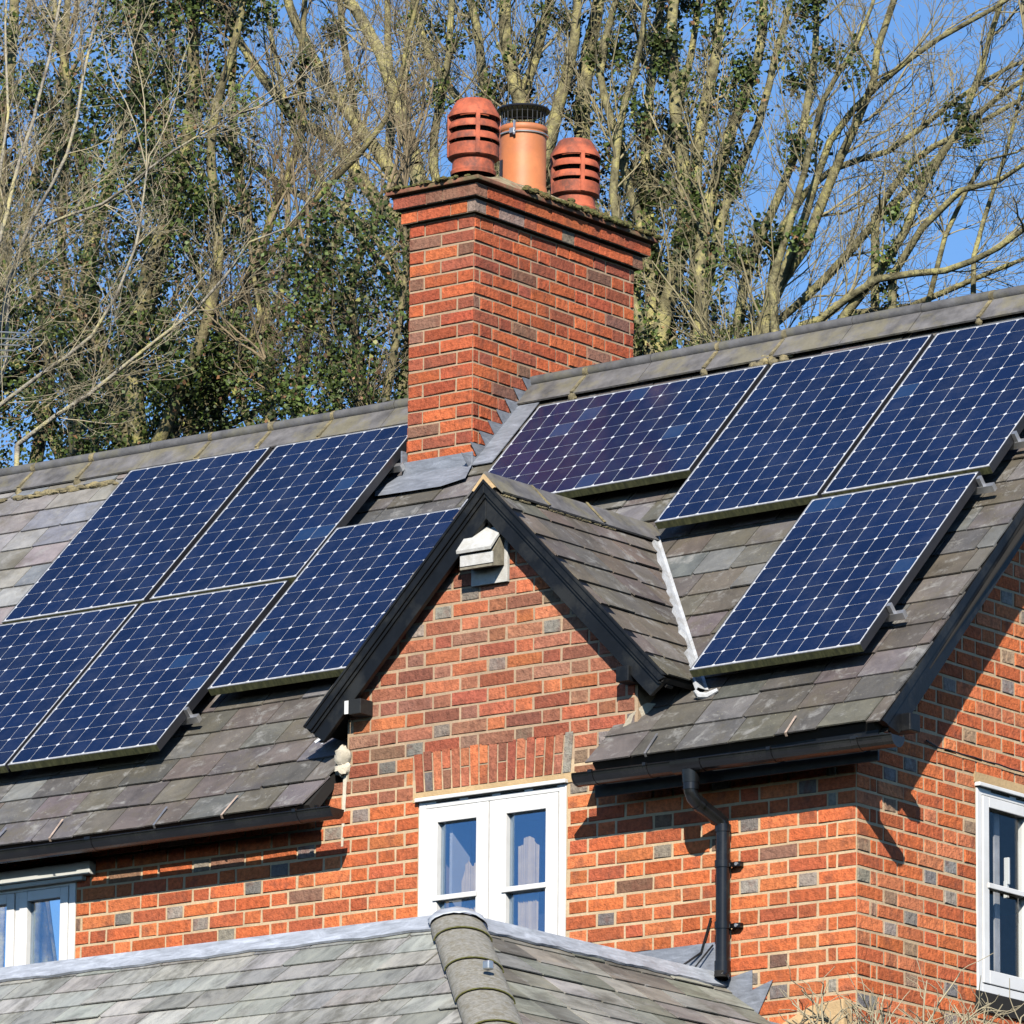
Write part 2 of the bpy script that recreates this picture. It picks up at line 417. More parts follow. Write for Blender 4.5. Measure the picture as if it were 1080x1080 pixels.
# fillets and strips of mortar
b = MB(); b.box((WIN[0]-.04, -.004, .300), (WIN[1]+.06, .007, .350)); b.build('arch_mortar', M_SAND, front)
b = MB()
def blob(mb, c, r, seed):
    rr = random.Random(seed); P = []; F = []; nu, nv = 12, 8
    for j in range(nv+1):
        for i in range(nu):
            th = math.pi*j/nv; ph = 2*math.pi*i/nu; k = 1+rr.uniform(-.18, .18)
            P.append((c[0]+r[0]*k*math.sin(th)*math.cos(ph), c[1]+r[1]*k*math.sin(th)*math.sin(ph), c[2]+r[2]*k*math.cos(th)))
    for j in range(nv):
        for i in range(nu): F.append((j*nu+i, j*nu+(i+1)%nu, (j+1)*nu+(i+1)%nu, (j+1)*nu+i))
    mb.idx(P, F)
blob(b, (-3.240, -.02, .595), (.042, .05, .055), 1); blob(b, (-3.25, -.01, .53), (.05, .04, .04), 4)
b.build('mortar_fillet', M_PALE, front, smooth=True); b = MB()
b.prism([(-3.250,-.003,.50),(-3.225,-.003,.50),(-3.245,-.003,.12),(-3.258,-.003,.12)], (0,.011,0))
b.build('mortar_strip', M_PALE, front); b = MB()
b.prism([(-1.475,-.02,.48),(-1.385,-.02,.60),(-1.33,.03,.66),(-1.30,.08,.66),(-1.37,.06,.58),(-1.42,.0,.49)], (0,.03,.012))
b.build('mortar_fillet', M_PALE, front, smooth=True)

# side wall (faces +x), bricks u from the corner towards the back
SWIN = (1.065, 2.12, -.79, .275)
sw = MB(); rn = random.Random(5)
DEPTH = 2*RIDGE_Y
def szig(z): 
    yt = (z-.50)
    return (max(0, yt), min(DEPTH, DEPTH-yt)) if z > .5 else (0, DEPTH)
def pal_side(rn, h, u, z): 
    r = rn.random()
    if h and r < .25: return vary(rn.choice([(.30,.26,.22),(.25,.23,.22),(.33,.22,.15)]), .18, rn)
    return vary(rn.choice([(.62,.165,.060),(.55,.145,.054),(.66,.205,.085),(.50,.13,.055),(.60,.21,.10)]), .15, rn)
def flem_side_row_shift(k): return k
_f = flem
def flem(u0, u1, row, rn, start=None): return _f(u0, u1, row+1, rn)
brickwork(sw, (0, .0015, 0), (0,1,0), (1,0,0), 0, DEPTH, -2.4, 3.0, [SWIN], szig, pal_side, rn)
flem = _f
def sbox(y0, y1, z0, z1): sw.box((-.26, y0, z0), (-.0045, y1, z1), 1)
sbox(.26, DEPTH, -5.2, SWIN[2]); sbox(.26, SWIN[0], SWIN[2], SWIN[3]); sbox(SWIN[1], DEPTH, SWIN[2], SWIN[3]); sbox(.26, DEPTH, SWIN[3], .42)
sw.box((-.26, .0068, -5.2), (-.0045, .26, .42), 1)
sw.prism([(-.26,.0068,.42),(-.26,DEPTH,.42),(-.26,RIDGE_Y,3.02)], (.2555,0,0), 1)
side = sw.build('side_wall', [M_BRICK, M_MORTAR], house)
b = MB(); b.box((-.006, SWIN[0]-.02, .277), (.003, SWIN[1]+.02, .33)); b.build('lintel_mortar', M_SAND, side)
b = MB(); b.box((-.2, SWIN[0]-.02, SWIN[2]-.10), (.012, SWIN[1]+.02, SWIN[2]-.0)); b.build('window_sill', M_DARK, side)
# back and left walls, kept plain: never seen from the front
b = MB(); b.box((-9.0, DEPTH-.25, -5.2), (-.26, DEPTH, .42)); b.box((-9.0, .26, -5.2), (-8.75, DEPTH-.25, .42)); b.build('rear_wall', plain('plain_brick_rear', (.40,.14,.07), .9, .3, 6), house)

# ------------------------------------------------------------------ slates
def clip(poly, a, b, c):                       # keep a*u + b*v >= c
    out = []; n = len(poly)
    for i in range(n):
        p, q = poly[i], poly[(i+1)%n]; dp = a*p[0]+b*p[1]-c; dq = a*q[0]+b*q[1]-c
        if dp >= 0: out.append(p)
        if (dp >= 0) != (dq >= 0):
            t = dp/(dp-dq); out.append((p[0]+(q[0]-p[0])*t, p[1]+(q[1]-p[1])*t))
    return out
def slates(mb, PF, u0, u1, v0, v1, gauge, width, regions, pal, rn, th=.008, lap=.04, wj=.35):
    """PF(u,v,h)->point; one thin slab per slate, tails lifted on the course below"""
    k = 0; v = v0
    while v < v1:
        u = u0-(.5*width if k % 2 else 0)-rn.uniform(0, .1)
        jit = 0
        while u < u1:
            w = width*(1+rn.uniform(-wj, wj)*.5); c = pal(rn, u, v); lift = rn.choice([0,0,0,.002,.004,.007]); dv = rn.uniform(-.007, .007)
            cutc = rn.random()
            base = [(u+.0045, v+dv), (u+w-.003, v+dv+rn.uniform(-.004,.004)), (u+w-.003, v+gauge+lap), (u+.0045, v+gauge+lap)]
            if cutc < .12: base = [(u+.002, v+dv+.018), (u+.022, v+dv)]+base[1:]
            elif cutc < .22: base = [base[0], (u+w-.025, v+dv), (u+w-.002, v+dv+.02)]+base[2:]
            for reg in regions:
                p = base
                for (a, b_, c_) in reg:
                    p = clip(p, a, b_, c_)
                    if len(p) < 3: break
                if len(p) < 3: continue
                top = []; bot = []
                for (uu, vv) in p:
                    f = min(1, max(0, (vv-v)/(gauge+lap))); h = (1-f)*(th*1.55+lift)+f*.001
                    top.append(PF(uu, vv, h)); bot.append(PF(uu, vv, h-th))
                n = len(p)
                mb.idx(top+bot, [tuple(range(n))]+[(i, i+n, (i+1)%n+n, (i+1)%n) for i in range(n)], 0, c)
            u += w
        v += gauge*(1+rn.uniform(-.02, .02)); k += 1
def pal_slate(rn, u, v):
    # the upper left of the roof is bleached, the eaves are brown with age
    if u < -5.9 and v > 1.2: base = rn.choice([(.24,.24,.24),(.27,.265,.255),(.20,.21,.235),(.22,.205,.20)])
    else: base = rn.choice([(.112,.102,.090),(.10,.093,.085),(.130,.120,.110),(.115,.112,.114),(.150,.150,.154),(.122,.110,.108),(.092,.087,.080),(.115,.106,.090)])
    return vary(base, .18, rn)
rn = random.Random(21); ms = MB()
VE = -.475                                     # eaves edge of the slates
regs = [[(-1, .13, 3.275)], [(1, -.13, -3.275), (-1, 0, 1.50), (0, 1, .12)], [(1, 0, -1.50), (-1, -.03, -.276)]]
slates(ms, RP, -9.2, .6, VE, VR-.05, .2185, .285, regs, pal_slate, rn)
roof = ms.build('slate_roof', M_SLATE, house)
# boarding under the slates (keeps daylight out), soffits and the plain rear slope
b = MB()
def slab(x0, x1, v0, v1, d0=.012, d1=.075):
    P = [RP(x0, v0, -d0), RP(x1, v0, -d0), RP(x1, v1, -d0), RP(x0, v1, -d0)]; Q = [RP(x0, v0, -d1), RP(x1, v0, -d1), RP(x1, v1, -d1), RP(x0, v1, -d1)]
    b.idx(P+Q, [(0,1,2,3),(7,6,5,4),(0,4,5,1),(1,5,6,2),(2,6,7,3),(3,7,4,0)])
slab(-9.15, -3.31, VE+.02, VR); slab(-3.31, -1.48, .15, VR); slab(-1.48, .235, VE+.02, VR)
b.build('roof_boarding', M_DARK, roof)
b = MB(); zr = RP(-2, VR).z-.02
b.prism([(-9.15, RIDGE_Y, zr), (.25, RIDGE_Y, zr+.02), (.25, DEPTH+.3, .28), (-9.15, DEPTH+.3, .28)], (0, 0, -.05))
b.build('rear_slope', plain('plain_rear_slate', (.13,.12,.11), .8, .3, 5), roof)

# ridge: angled wings with a roll on top, one tile every 0.45 m
b = MB(); jm = MB(); x = -9.15; rn = random.Random(3)
while x < .30:
    L = min(.455, .30-x)
    if not (-4.60 < x+L/2 < -4.03 and False):
        xa, xb = x+.003, x+L-.003; dz = rn.uniform(-.004, .004)
        for s in (1, -1):
            prof = [(0, .045), (.150, -.092), (.157, -.084), (.012, .062)]
            A = []; Bq = []
            for (dy, dzz) in prof:
                for xx, lst in ((xa, A), (xb, Bq)):
                    p = RP(xx, VR); lst.append(Vector((xx, RIDGE_Y-s*dy, p.z+dzz+dz)))
            n4 = 4; b.idx(A+Bq, [(0,1,2,3),(7,6,5,4)]+[(i, (i+1)%4, (i+1)%4+4, i+4) for i in range(4)])
        p0 = RP(xa, VR); p1 = RP(xb, VR)
        b.tube([(xa, RIDGE_Y, p0.z+.074+dz), (xb, RIDGE_Y, p1.z+.074+dz)], .033, 12, 1)
        pj = RP(x, VR)
        if rn.random() < .85:
            w = rn.uniform(.008, .02)
            jm.tube([(x-w, RIDGE_Y, pj.z+.072), (x+w, RIDGE_Y, pj.z+.072)], .036, 10)
            blob(jm, (x, RIDGE_Y-.150, pj.z-.105), (rn.uniform(.02,.035), .02, rn.uniform(.02,.035)), rn.random())
            jm.prism([(x-.012, RIDGE_Y-.03, pj.z+.035), (x+.012, RIDGE_Y-.03, pj.z+.035), (x+.010, RIDGE_Y-.154, pj.z-.080), (x-.010, RIDGE_Y-.154, pj.z-.080)], (0, -.008, .008))
    x += .4555
ridge = b.build('ridge_tiles', [M_RIDGE, M_ROLL], roof, smooth=True)
# mortar and moss bedding under the wings on the left, a clump on the right
for i in range(150):
    xx = rn.uniform(-9, -6.4) if i < 95 else rn.uniform(-6.4, -4.7)
    p = RP(xx, VR-.225+rn.uniform(-.02, .012), .01); blob(jm, p, (rn.uniform(.02,.05), rn.uniform(.012,.022), rn.uniform(.01,.02)), i)
for i in range(26):
    p = RP(rn.uniform(-3.95, -3.2), VR-.215, .01); blob(jm, p, (rn.uniform(.02,.05), .015, .015), i)
for i in range(14):
    p = RP(rn.uniform(-2.45, -2.2), VR-.17+rn.uniform(-.05, .03), .03); blob(jm, p, (.03, .02, .022), i)
jm.build('ridge_mortar', M_MOSS, ridge, smooth=True)['kind'] = 'stuff'

# copper straps holding slipped slates at the eaves
for i, (x, ln) in enumerate([(-5.45, .15), (-5.04, .16), (-4.32, .15), (-3.86, .16), (-1.12, .16), (-.26, .13)]):
    b = MB(); a = rn.uniform(-.012, .012); w = .006
    pts = [RP(x-w, VE-.012, .020), RP(x+w, VE-.012, .020), RP(x+w+a, VE+ln, .022), RP(x-w+a, VE+ln, .022)]
    b.prism(pts, (0, -.002, .002)); b.prism([RP(x-w, VE-.012, .020), RP(x+w, VE-.012, .020), RP(x+w, VE-.014, .0), RP(x-w, VE-.014, .0)], (0, -.003, 0))
    b.build('slate_strap', M_STRAP if i % 2 else M_METAL, roof)

# verge: bargeboard and edge over the side wall, purlin end
def vx(v): return .276-.03*v
b = MB()
P = [RP(vx(VE), VE, -.004), RP(vx(VR), VR, -.004)]
for (dx0, dx1, h0, h1) in ((-.035, -.003, -.145, -.006), (-.008, .004, -.05, -.008)):
    q = []
    for xx, hh in ((dx0, h0), (dx1, h0), (dx1, h1), (dx0, h1)):
        for v in (VE+.015-hh*.6, VR): q.append(RP(vx(v)+xx, v, hh))
    b.idx(q, [(0,2,4,6),(7,5,3,1),(0,1,3,2),(2,3,5,4),(4,5,7,6),(6,7,1,0)])
b.build('bargeboard', M_BLACK, house)
b = MB(); b.prism([RP(-.0, VE+.05, -.08), RP(.27, VE+.05, -.08), RP(.27, VR, -.08), RP(0, VR, -.08)], (0, 0, -.012)); b.build('verge_soffit', M_DARK, house)
b = MB(); b.box((.20, -.02, .33), (.335, .07, .42)); b.build('purlin_end', M_BLACK, house, bevel=.006)
# fascia; right-hand length added and deepened to block sun slipping behind the gutter
b = MB(); b.box((-8.95,-.165,.245),(-3.29,-.150,.32)); b.box((-1.49,-.165,.165),(.24,-.150,.32)); b.build('fascia_and_sun_stop', M_BLACK, house)

# ------------------------------------------------------------------ gutters and downpipe
def gutter(name, xa, xb, za, zb, label, joints, stop_left, stop_right, bend=0):
    b = MB(); r = .056; t = .004; n = 10; Yc = -.272
    def ring(x, z, rr): return [Vector((x, Yc-rr*math.cos(math.pi*i/n), z-rr*math.sin(math.pi*i/n))) for i in range(n+1)]
    def zz(x): f = (x-xa)/(xb-xa); return lerp(za, zb, f)-bend*math.sin(math.pi*f)
    X = [lerp(xa, xb, i/8) for i in range(9)]
    for i in range(8):
        A = ring(X[i], zz(X[i]), r); Bq = ring(X[i+1], zz(X[i+1]), r); A2 = ring(X[i], zz(X[i]), r-t); B2 = ring(X[i+1], zz(X[i+1]), r-t)
        for k in range(n):
            b.face([A[k], Bq[k], Bq[k+1], A[k+1]]); b.face([A2[k+1], B2[k+1], B2[k], A2[k]])
        b.face([A[0], A2[0], B2[0], Bq[0]]); b.face([A[n], Bq[n], B2[n], A2[n]])
    b.tube([(xa, Yc-r-.001, za+.001)]+[(X[i], Yc-r-.001, zz(X[i])+.001) for i in range(1, 9)], .0045, 6)
    g = b.build(name, M_PVC, house, smooth=True)
    for xs, on in ((xa, stop_left), (xb, stop_right)):
        e = MB(); 
        A = ring(xs-.004, zz(xs), r+.002); Bq = ring(xs+.004, zz(xs), r+.002); e.idx(A+Bq, [tuple(range(n+1)), tuple(range(2*n+1, n, -1))]+[(k, k+n+1, k+n+2, k+1) for k in range(n)])
        if on: e.build('stop_end', M_PVC, g)
    for xj, w in joints:
        e = MB(); A = ring(xj-w, zz(xj)+.004, r+.006); Bq = ring(xj+w, zz(xj)+.004, r+.006)
        for k in range(n): e.face([A[k], Bq[k], Bq[k+1], A[k+1]])
        e.face(A+[Vector((xj-w, Yc, zz(xj)))]); e.face(list(reversed(Bq))+[Vector((xj+w, Yc, zz(xj)))])
        e.box((xj-w, Yc-r-.010, zz(xj)-.004), (xj+w, Yc-r+.006, zz(xj)+.012))
        e.build('gutter_clip', M_PVC, g, smooth=True)
    return g
gutter('gutter', -9.0, -3.075, .262, .262, None, [(-8,.012),(-7,.012),(-6,.012),(-4.715,.02),(-3.31,.012)], True, True)
g2 = gutter('gutter', -1.515, .43, .262, .250, None, [(-1.40,.012),(-1.06,.010),(-.30,.012),(.21,.018)], True, True)
gx = -.815
b = MB(); b.tube([(gx,-.272,.215),(gx,-.272,.15)], [.048,.044], 20);
_A = [[Vector((xx, -.272-.061*math.cos(math.pi*i/12), .258-.061*math.sin(math.pi*i/12))) for i in range(13)] for xx in (gx-.09, gx+.09)]
for i in range(12): b.face([_A[0][i], _A[1][i], _A[1][i+1], _A[0][i+1]])
b.face(_A[0]); b.face(_A[1][::-1])
b.build('running_outlet', M_PVC, g2, smooth=True)
b = MB(); PX = -.768; PY = -.062; r = .0365
b.tube([(gx,-.272,.17),(gx,-.272,.105),(gx+.004,-.262,.078),(gx+.012,-.245,.060),(PX-.012,-.088,-.008),(PX-.003,-.070,-.022),(PX,PY,-.045),(PX,PY,-.09)], r, 20)
b.tube([(PX,PY,-.08),(PX,PY,-.775)], r, 20)
b.tube([(PX,PY,-.77),(PX,PY-.004,-.79),(PX,PY-.012,-.806)], [r+.003,r+.003,r+.001], 20, cap=False)
pipe = b.build('downpipe', M_PVC, house, smooth=True)
def collar(pts, rr): e = MB(); e.tube(pts, rr, 20); e.build('pipe_collar', M_PVC, pipe, smooth=True)
collar([(gx,-.272,.150),(gx,-.272,.115)], r+.005); collar([(gx+.016,-.235,.053),(gx+.022,-.215,.041)], r+.004)
collar([(PX-.022,-.100,.001),(PX-.014,-.09,-.006)], r+.004); collar([(PX,PY,-.035),(PX,PY,-.072)], r+.005)
collar([(PX,PY,-.725),(PX,PY,-.79)], r+.005)
e = MB(); e.lathe([(r-.002,0),(r-.002,.03)], (PX,PY-.012,-.807), 20); e.build('pipe_mouth', M_DARK, pipe)
for z in (-.235, -.545):
    e = MB(); e.tube([(PX,PY,z-.018),(PX,PY,z+.018)], r+.006, 20); e.box((PX+.03, PY+.028, z-.012), (PX+.085, PY+.058, z+.012))
    e.tube([(PX+.062,PY+.03,z),(PX+.062,PY+.022,z)], .009, 8, 1)
    e.build('pipe_clip', [M_PVC, M_METAL], pipe, smooth=True)

# ------------------------------------------------------------------ windows
def casement(origin, U, N, name, W, H, frame, stiles, bars, glass, drip=True, cols=2, rail=.09, sash_depth=.016):
    """frame flush with the wall; sashes with one horizontal glazing bar each"""
    O = Vector(origin); U = Vector(U); N = Vector(N); Z = Vector((0,0,1))
    fr = lambda u, v, d: O+U*u+Z*v+N*d
    b = MB(); fo = frame
    # outer frame
    b.box((0, 0, -.09), (fo, H, .004), fr=fr); b.box((W-fo, 0, -.09), (W, H, .004), fr=fr)
    b.box((fo, H-fo*.8, -.09), (W-fo, H, .003), fr=fr); b.box((fo, 0, -.09), (W-fo, fo, .003), fr=fr)
    pw = (W-2*fo)/cols
    for i in range(1, cols): b.box((fo+pw*i-.018, fo, -.09), (fo+pw*i+.018, H-fo*.8, .001), fr=fr)
    win = b.build('window', M_WHITE, house, bevel=.004)
    if drip:
        b = MB(); b.box((-.012, H+.001, -.02), (W+.012, H+.022, .030), fr=fr); b.build('drip_bar', M_WHITE, win, bevel=.004)
        b = MB()
        for s in range(4): b.box((W*(.12+.22*s), H-.012, .0035), (W*(.12+.22*s)+W*.16, H-.004, .006), fr=fr)
        b.build('trickle_vent', M_DARK, win)
    for i in range(cols):
        u0 = fo+pw*i+(.019 if i else .002); u1 = fo+pw*(i+1)-(.019 if i < cols-1 else .002); v0 = fo+.002; v1 = H-fo*.8-.002
        s = MB(); st = stiles
        s.box((u0, v0, -.05), (u0+st, v1, sash_depth-.006), fr=fr); s.box((u1-st, v0, -.05), (u1, v1, sash_depth-.006), fr=fr)
        s.box((u0+st, v1-st, -.05), (u1-st, v1, sash_depth-.007), fr=fr); s.box((u0+st, v0, -.05), (u1-st, v0+st*1.3, sash_depth-.007), fr=fr)
        s.box((u0+st-.02, bars, -.03), (u1-st+.01, bars+.028, sash_depth+.004), fr=fr)
        so = s.build('sash', M_WHITE, win, bevel=.004)
        g = MB(); g.box((u0+st, v0+st, -.030), (u1-st, v1-st, -.026), fr=fr); g.build('pane', glass, win)
    return win, fr
# window under the gable
win1, fr1 = casement((WIN[0], 0, -.78), (1,0,0), (0,-1,0), 'w', .95, 1.075, .045, .078, .548, M_GLASS)
def curtain(win, fr, pts, d=-.12):
    b = MB(); n = len(pts)
    us = [p[0] for p in pts]; u0, u1 = min(us), max(us)
    # pleated cloth: columns of thin strips, top and bottom outline from the points
    k = 26
    def inter(side, u):
        prof = pts[:len(pts)//2] if side == 0 else pts[len(pts)//2:][::-1]
        for (a, za), (c, zc) in zip(prof, prof[1:]):
            if a <= u <= c: return lerp(za, zc, (u-a)/(c-a) if c > a else 0)
        return prof[-1][1] if u > prof[-1][0] else prof[0][1]
    P = []
    for i in range(k+1):
        u = lerp(u0, u1, i/k); dd = d+.006*math.sin(i*1.9)
        P += [fr(u, inter(1, u), dd), fr(u, inter(0, u), dd+.006*math.sin(i*.9))]
    b.idx(P, [(2*i, 2*i+2, 2*i+3, 2*i+1) for i in range(k)])
    o = b.build('curtain', M_CURTAIN, win, smooth=False); m = o.modifiers.new('thick', 'SOLIDIFY'); m.thickness = .003
curtain(win1, fr1, [(.245,.62),(.27,.74),(.29,.755),(.31,.72),(.33,.735),(.37,.75),(.40,.76), (.40,.18),(.36,.2),(.33,.22),(.30,.2),(.28,.2),(.262,.24),(.245,.27)], -.050)
curtain(win1, fr1, [(.61,.79),(.635,.80),(.65,.835),(.68,.84),(.70,.83),(.72,.80),(.735,.79), (.735,.30),(.715,.29),(.70,.31),(.68,.29),(.66,.30),(.635,.24),(.61,.26)], -.050)
b = MB(); b.box((.155, .1, -.21), (.172, 1.0, -.06), fr=fr1); b.build('window_board', M_WHITE, win1)
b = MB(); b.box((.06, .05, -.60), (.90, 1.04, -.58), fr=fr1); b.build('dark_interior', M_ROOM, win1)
# window at the left end
win2, fr2 = casement((LWIN[0], 0, -.90), (1,0,0), (0,-1,0), 'w', LWIN[1]-LWIN[0], 1.035, .045, .055, -.5+.28, M_GLASS, drip=False, cols=4)
b = MB(); b.box((LWIN[0]-.1, -.055, .140), (-4.935, -.001, .212)); b.box((LWIN[0]-.1, -.040, .115), (-5.00, -.001, .139)); b.build('lintel_board', plain('grey_white_board', (.52,.53,.50), .6, .06, 5), win2, bevel=.004)
# side window
win3, fr3 = casement((0, SWIN[0], SWIN[2]), (0,1,0), (1,0,0), 'w', SWIN[1]-SWIN[0], SWIN[3]-SWIN[2]-.02, .045, .055, .535, M_GLASS2, drip=True)
b = MB(); b.box((.36, .60, -.075), (.375, .74, -.045), fr=fr3); b.box((.355, .53, -.075), (.38, .62, -.055), fr=fr3); b.build('window_handle', M_WHITE, win3, bevel=.003)
b = MB(); b.box((.30, .1, -.10), (.345, 1.0, -.09), fr=fr3); b.build('reveal_strip', plain('grey_reveal', (.35,.35,.37), .5), win3)
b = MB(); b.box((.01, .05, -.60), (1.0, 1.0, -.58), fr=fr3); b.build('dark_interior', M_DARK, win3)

# cable along the side wall
b = MB(); rn = random.Random(9)
pts = [(0.008, .10+i*.12, .395+rn.uniform(-.006,.006)-.0*i) for i in range(18)]
pts = [(0.010, .60, .415)]+[(0.012, .70+i*.11, .395+rn.uniform(-.005,.005)) for i in range(12)]
b.tube(pts, .0045, 6); cab = b.build('cable', M_PVC, house, smooth=True)

# ------------------------------------------------------------------ small front gable roof
YF = -.085                                      # front plane of its bargeboards
def GP(side):
    """side=+1 right slope, -1 left slope: u = y from the front, v = up the slope from the foot, h above"""
    q = math.sqrt(.5)
    def f(u, v, h): 
        s = 1.175*math.sqrt(2)-v              # distance down from the apex
        return Vector((GX+side*(s*q+h*q), YF-.02+u, GZ-s*q+h*q))
    return f
VT = 1.175*math.sqrt(2)
# the valley: where the slope meets the main roof: z = y + K
K = RP(-2, 1.0).z-RP(-2, 1.0).y
def pal_gab(rn, u, v):
    return vary(rn.choice([(.125,.105,.088),(.11,.10,.09),(.15,.135,.12),(.13,.11,.09),(.10,.092,.08)]), .2, rn)
rn = random.Random(31)
gm = MB(); q = math.sqrt(.5)
# on the slope: z = GZ-(VT-v)q ; keep y < z-K  -> (YF-.02+u) <= GZ-(VT-v)q-K
reg = [(-1, q, YF-.02-GZ+VT*q+K+.03), (1, 0, 0), (0, -1, -VT+.005)]
for side in (1, -1):
    slates(gm, GP(side), 0, 1.9, 0, VT, .20, .25, [reg], pal_gab, rn)
gab = gm.build('gable_roof', M_SLATE, house)
b = MB()
for side in (1, -1):
    f = GP(side); P = [f(.01, .01, -.012), f(.01+.0, VT, -.012), f(1.58, VT, -.012), f(.40, .01, -.012)]; Q = [f(.01, .01, -.04), f(.01, VT, -.04), f(1.58, VT, -.04), f(.40, .01, -.04)]
    b.idx(P+Q, [(0,1,2,3),(7,6,5,4),(0,4,5,1),(3,2,6,7),(0,3,7,4)])
b.build('gable_boarding', M_DARK, gab)
# its ridge of grey angle tiles
rb = MB(); y = YF-.015
ends = [(-.10, .30), (.305, .78), (.785, 1.36)]
for i, (ya, yb) in enumerate(ends):
    for s in (1, -1):
        dz = .0 if i != 0 else .006
        A = [Vector((GX+s*dx, ya, GZ+zz+dz)) for dx, zz in ((0, .028), (.115, -.085), (.121, -.077), (.0, .046))]
        B_ = [Vector((p.x, yb, p.z)) for p in A]
        rb.idx(A+B_, [(0,1,2,3),(7,6,5,4)]+[(k, (k+1)%4, (k+1)%4+4, k+4) for k in range(4)])
gr = rb.build('gable_ridge', M_RIDGE, gab)
jm = MB(); rr = random.Random(2)
for i in range(60):
    yy = rr.uniform(-.09, .9); s = 1
    blob(jm, (GX+s*.10, yy, GZ-.088), (.014, rr.uniform(.015,.03), .010), i)
for yy in (.302, .782): jm.prism([(GX, yy-.008, GZ+.05), (GX+.122, yy-.008, GZ-.072), (GX+.122, yy+.008, GZ-.072), (GX, yy+.008, GZ+.05)], (.004, 0, .004))
jm.build('ridge_bedding', M_MOSS, gr, smooth=True)['kind'] = 'stuff'
b = MB(); b.prism([(GX-.075,-.112,GZ-.045),(GX,-.112,GZ+.035),(GX+.075,-.112,GZ-.045),(GX+.05,-.112,GZ-.055),(GX,-.112,GZ-.01),(GX-.05,-.112,GZ-.055)], (0,.04,0)); b.build('ridge_end_mortar', M_SAND, gr)
# bargeboards: one moulded board each side, meeting at the apex
for side in (1, -1):
    b = MB()
    def poly(s0, s1, t0, t1):                  # s along the slope from the apex, t depth below the slates (perpendicular)
        P = []
        for (s_, t_) in ((s0, t0), (s1, t0), (s1, t1), (s0, t1)):
            P.append((s_, t_))
        return P
    def XY(s_, t_): return (GX+side*(s_*q-t_*q), GZ-s_*q-t_*q)
    def bar(t0, t1, y0, y1, e0=0, e1=1.655):
        # mitre at the apex: on x=GX -> s = t
        pts = [XY(t0+e0, t0), XY(e1, t0), XY(e1-.02, t1), XY(t1+e0, t1)]
        b.prism([(x, y0, z) for x, z in pts], (0, y1-y0, 0))
    bar(.010, .140, YF, YF+.028); bar(.006, .045, YF-.022, YF-.0005); bar(.0452, .062, YF-.012, YF-.001); bar(-.006, .008, YF-.030, YF+.05)
    b.build('bargeboard', M_BLACK, house, bevel=.003)
    # dark underside between board and wall
    s_ = MB(); A = [(x, z) for x, z in (XY(.045, .045), XY(1.66, .045), XY(1.66, .06), XY(.06, .06))]
    s_.prism([(x, YF+.03, z) for x, z in A], (0, .055, 0)); s_.build('gable_soffit', M_DARK, house)
for (x, z) in ((-1.37, .80), (-3.10, .83)):
    b = MB(); b.box((x-.04, -.105, z-.04), (x+.04, .0, z+.04)); b.build('purlin_end', M_BLACK if x > -2 else [M_BLACK], house, bevel=.004)
b = MB(); b.box((-3.165,-.108,.795),(-3.14,-.1055,.865)); b.build('white_painted_block', M_WHITE, house)
b = MB(); b.tube([(GX,-.06,GZ-.20),(GX,-.03,GZ-.25)], .012, 10); b.build('finial_hook', M_BLACK, house)
# white lead valley on the right, plain one on the left
def valley(side):
    b = MB(); rr = random.Random(12); Pm = []; n = 30; nm = Vector((0,-SA,CA)); ng = Vector((side*q,0,q))
    for i in range(n+1):
        t = i/n; z = lerp(.70, GZ-.06, t); yv = z-K; xv = GX+side*(GZ-z)
        c = Vector((xv, yv, z)); up_m = Vector((0, CA, SA)); up_g = Vector((-side*q, 0, q))
        wm = .035; wg = (.085+rr.uniform(-.016,.016))*(1-.45*t)
        if 8 <= i <= 10: wg = .035
        # main-roof side runs along x, gable side runs towards the front (-y)
        a = c+Vector((side*wm, 0, 0))+nm*.022; m = c+(nm+ng)*.014; g = c+Vector((0,-wg,0))+ng*.026
        Pm += [a, m, g, g-ng*.02]
    F = []
    for i in range(n): F += [(4*i+k, 4*i+4+k, 4*i+5+k, 4*i+1+k) for k in range(3)]
    b.idx(Pm, F)
    c = Vector((GX+side*(GZ-.69), .69-K, .69))
    if side > 0: b.tube([c+Vector((-side*.0,-.09,.01)), c+Vector((side*.01,-.07,-.012)), c+Vector((side*.05,-.05,-.016)), c+Vector((side*.10,-.03,.012))], [.010,.018,.018,.010], 8)
    o = b.build('valley_flashing', M_VALLEY, gab, smooth=True)
valley(1); valley(-1)

# ------------------------------------------------------------------ chimney
CW, CDp = .468, 1.524; cx0, cx1 = CHX-CW, CHX; cy0, cy1 = CHY, CHY+CDp; ZB, ZT = 2.45, 4.142
cm = MB(); rn = random.Random(77)
zc = ZT-22*CB
brickwork(cm, (cx1, cy0+.0015, 0), (0,1,0), (1,0,0), 0, CDp-.003, zc, ZT, (), None, pal_chim, rn, bond='side', zref=zc)
brickwork(cm, (cx1-.0015, cy0, 0), (-1,0,0), (0,-1,0), 0, CW-.003, zc, ZT, (), None, pal_chim, rn, bond='stack', zref=zc)
brickwork(cm, (cx0, cy0+.0015, 0), (0,1,0), (-1,0,0), 0, CDp-.003, zc, ZT, (), None, pal_chim, rn, bond='side', zref=zc)
cm.box((cx0+.007, cy0+.007, ZB-.1), (cx1-.007, cy1-.007, ZT+.002), 1)
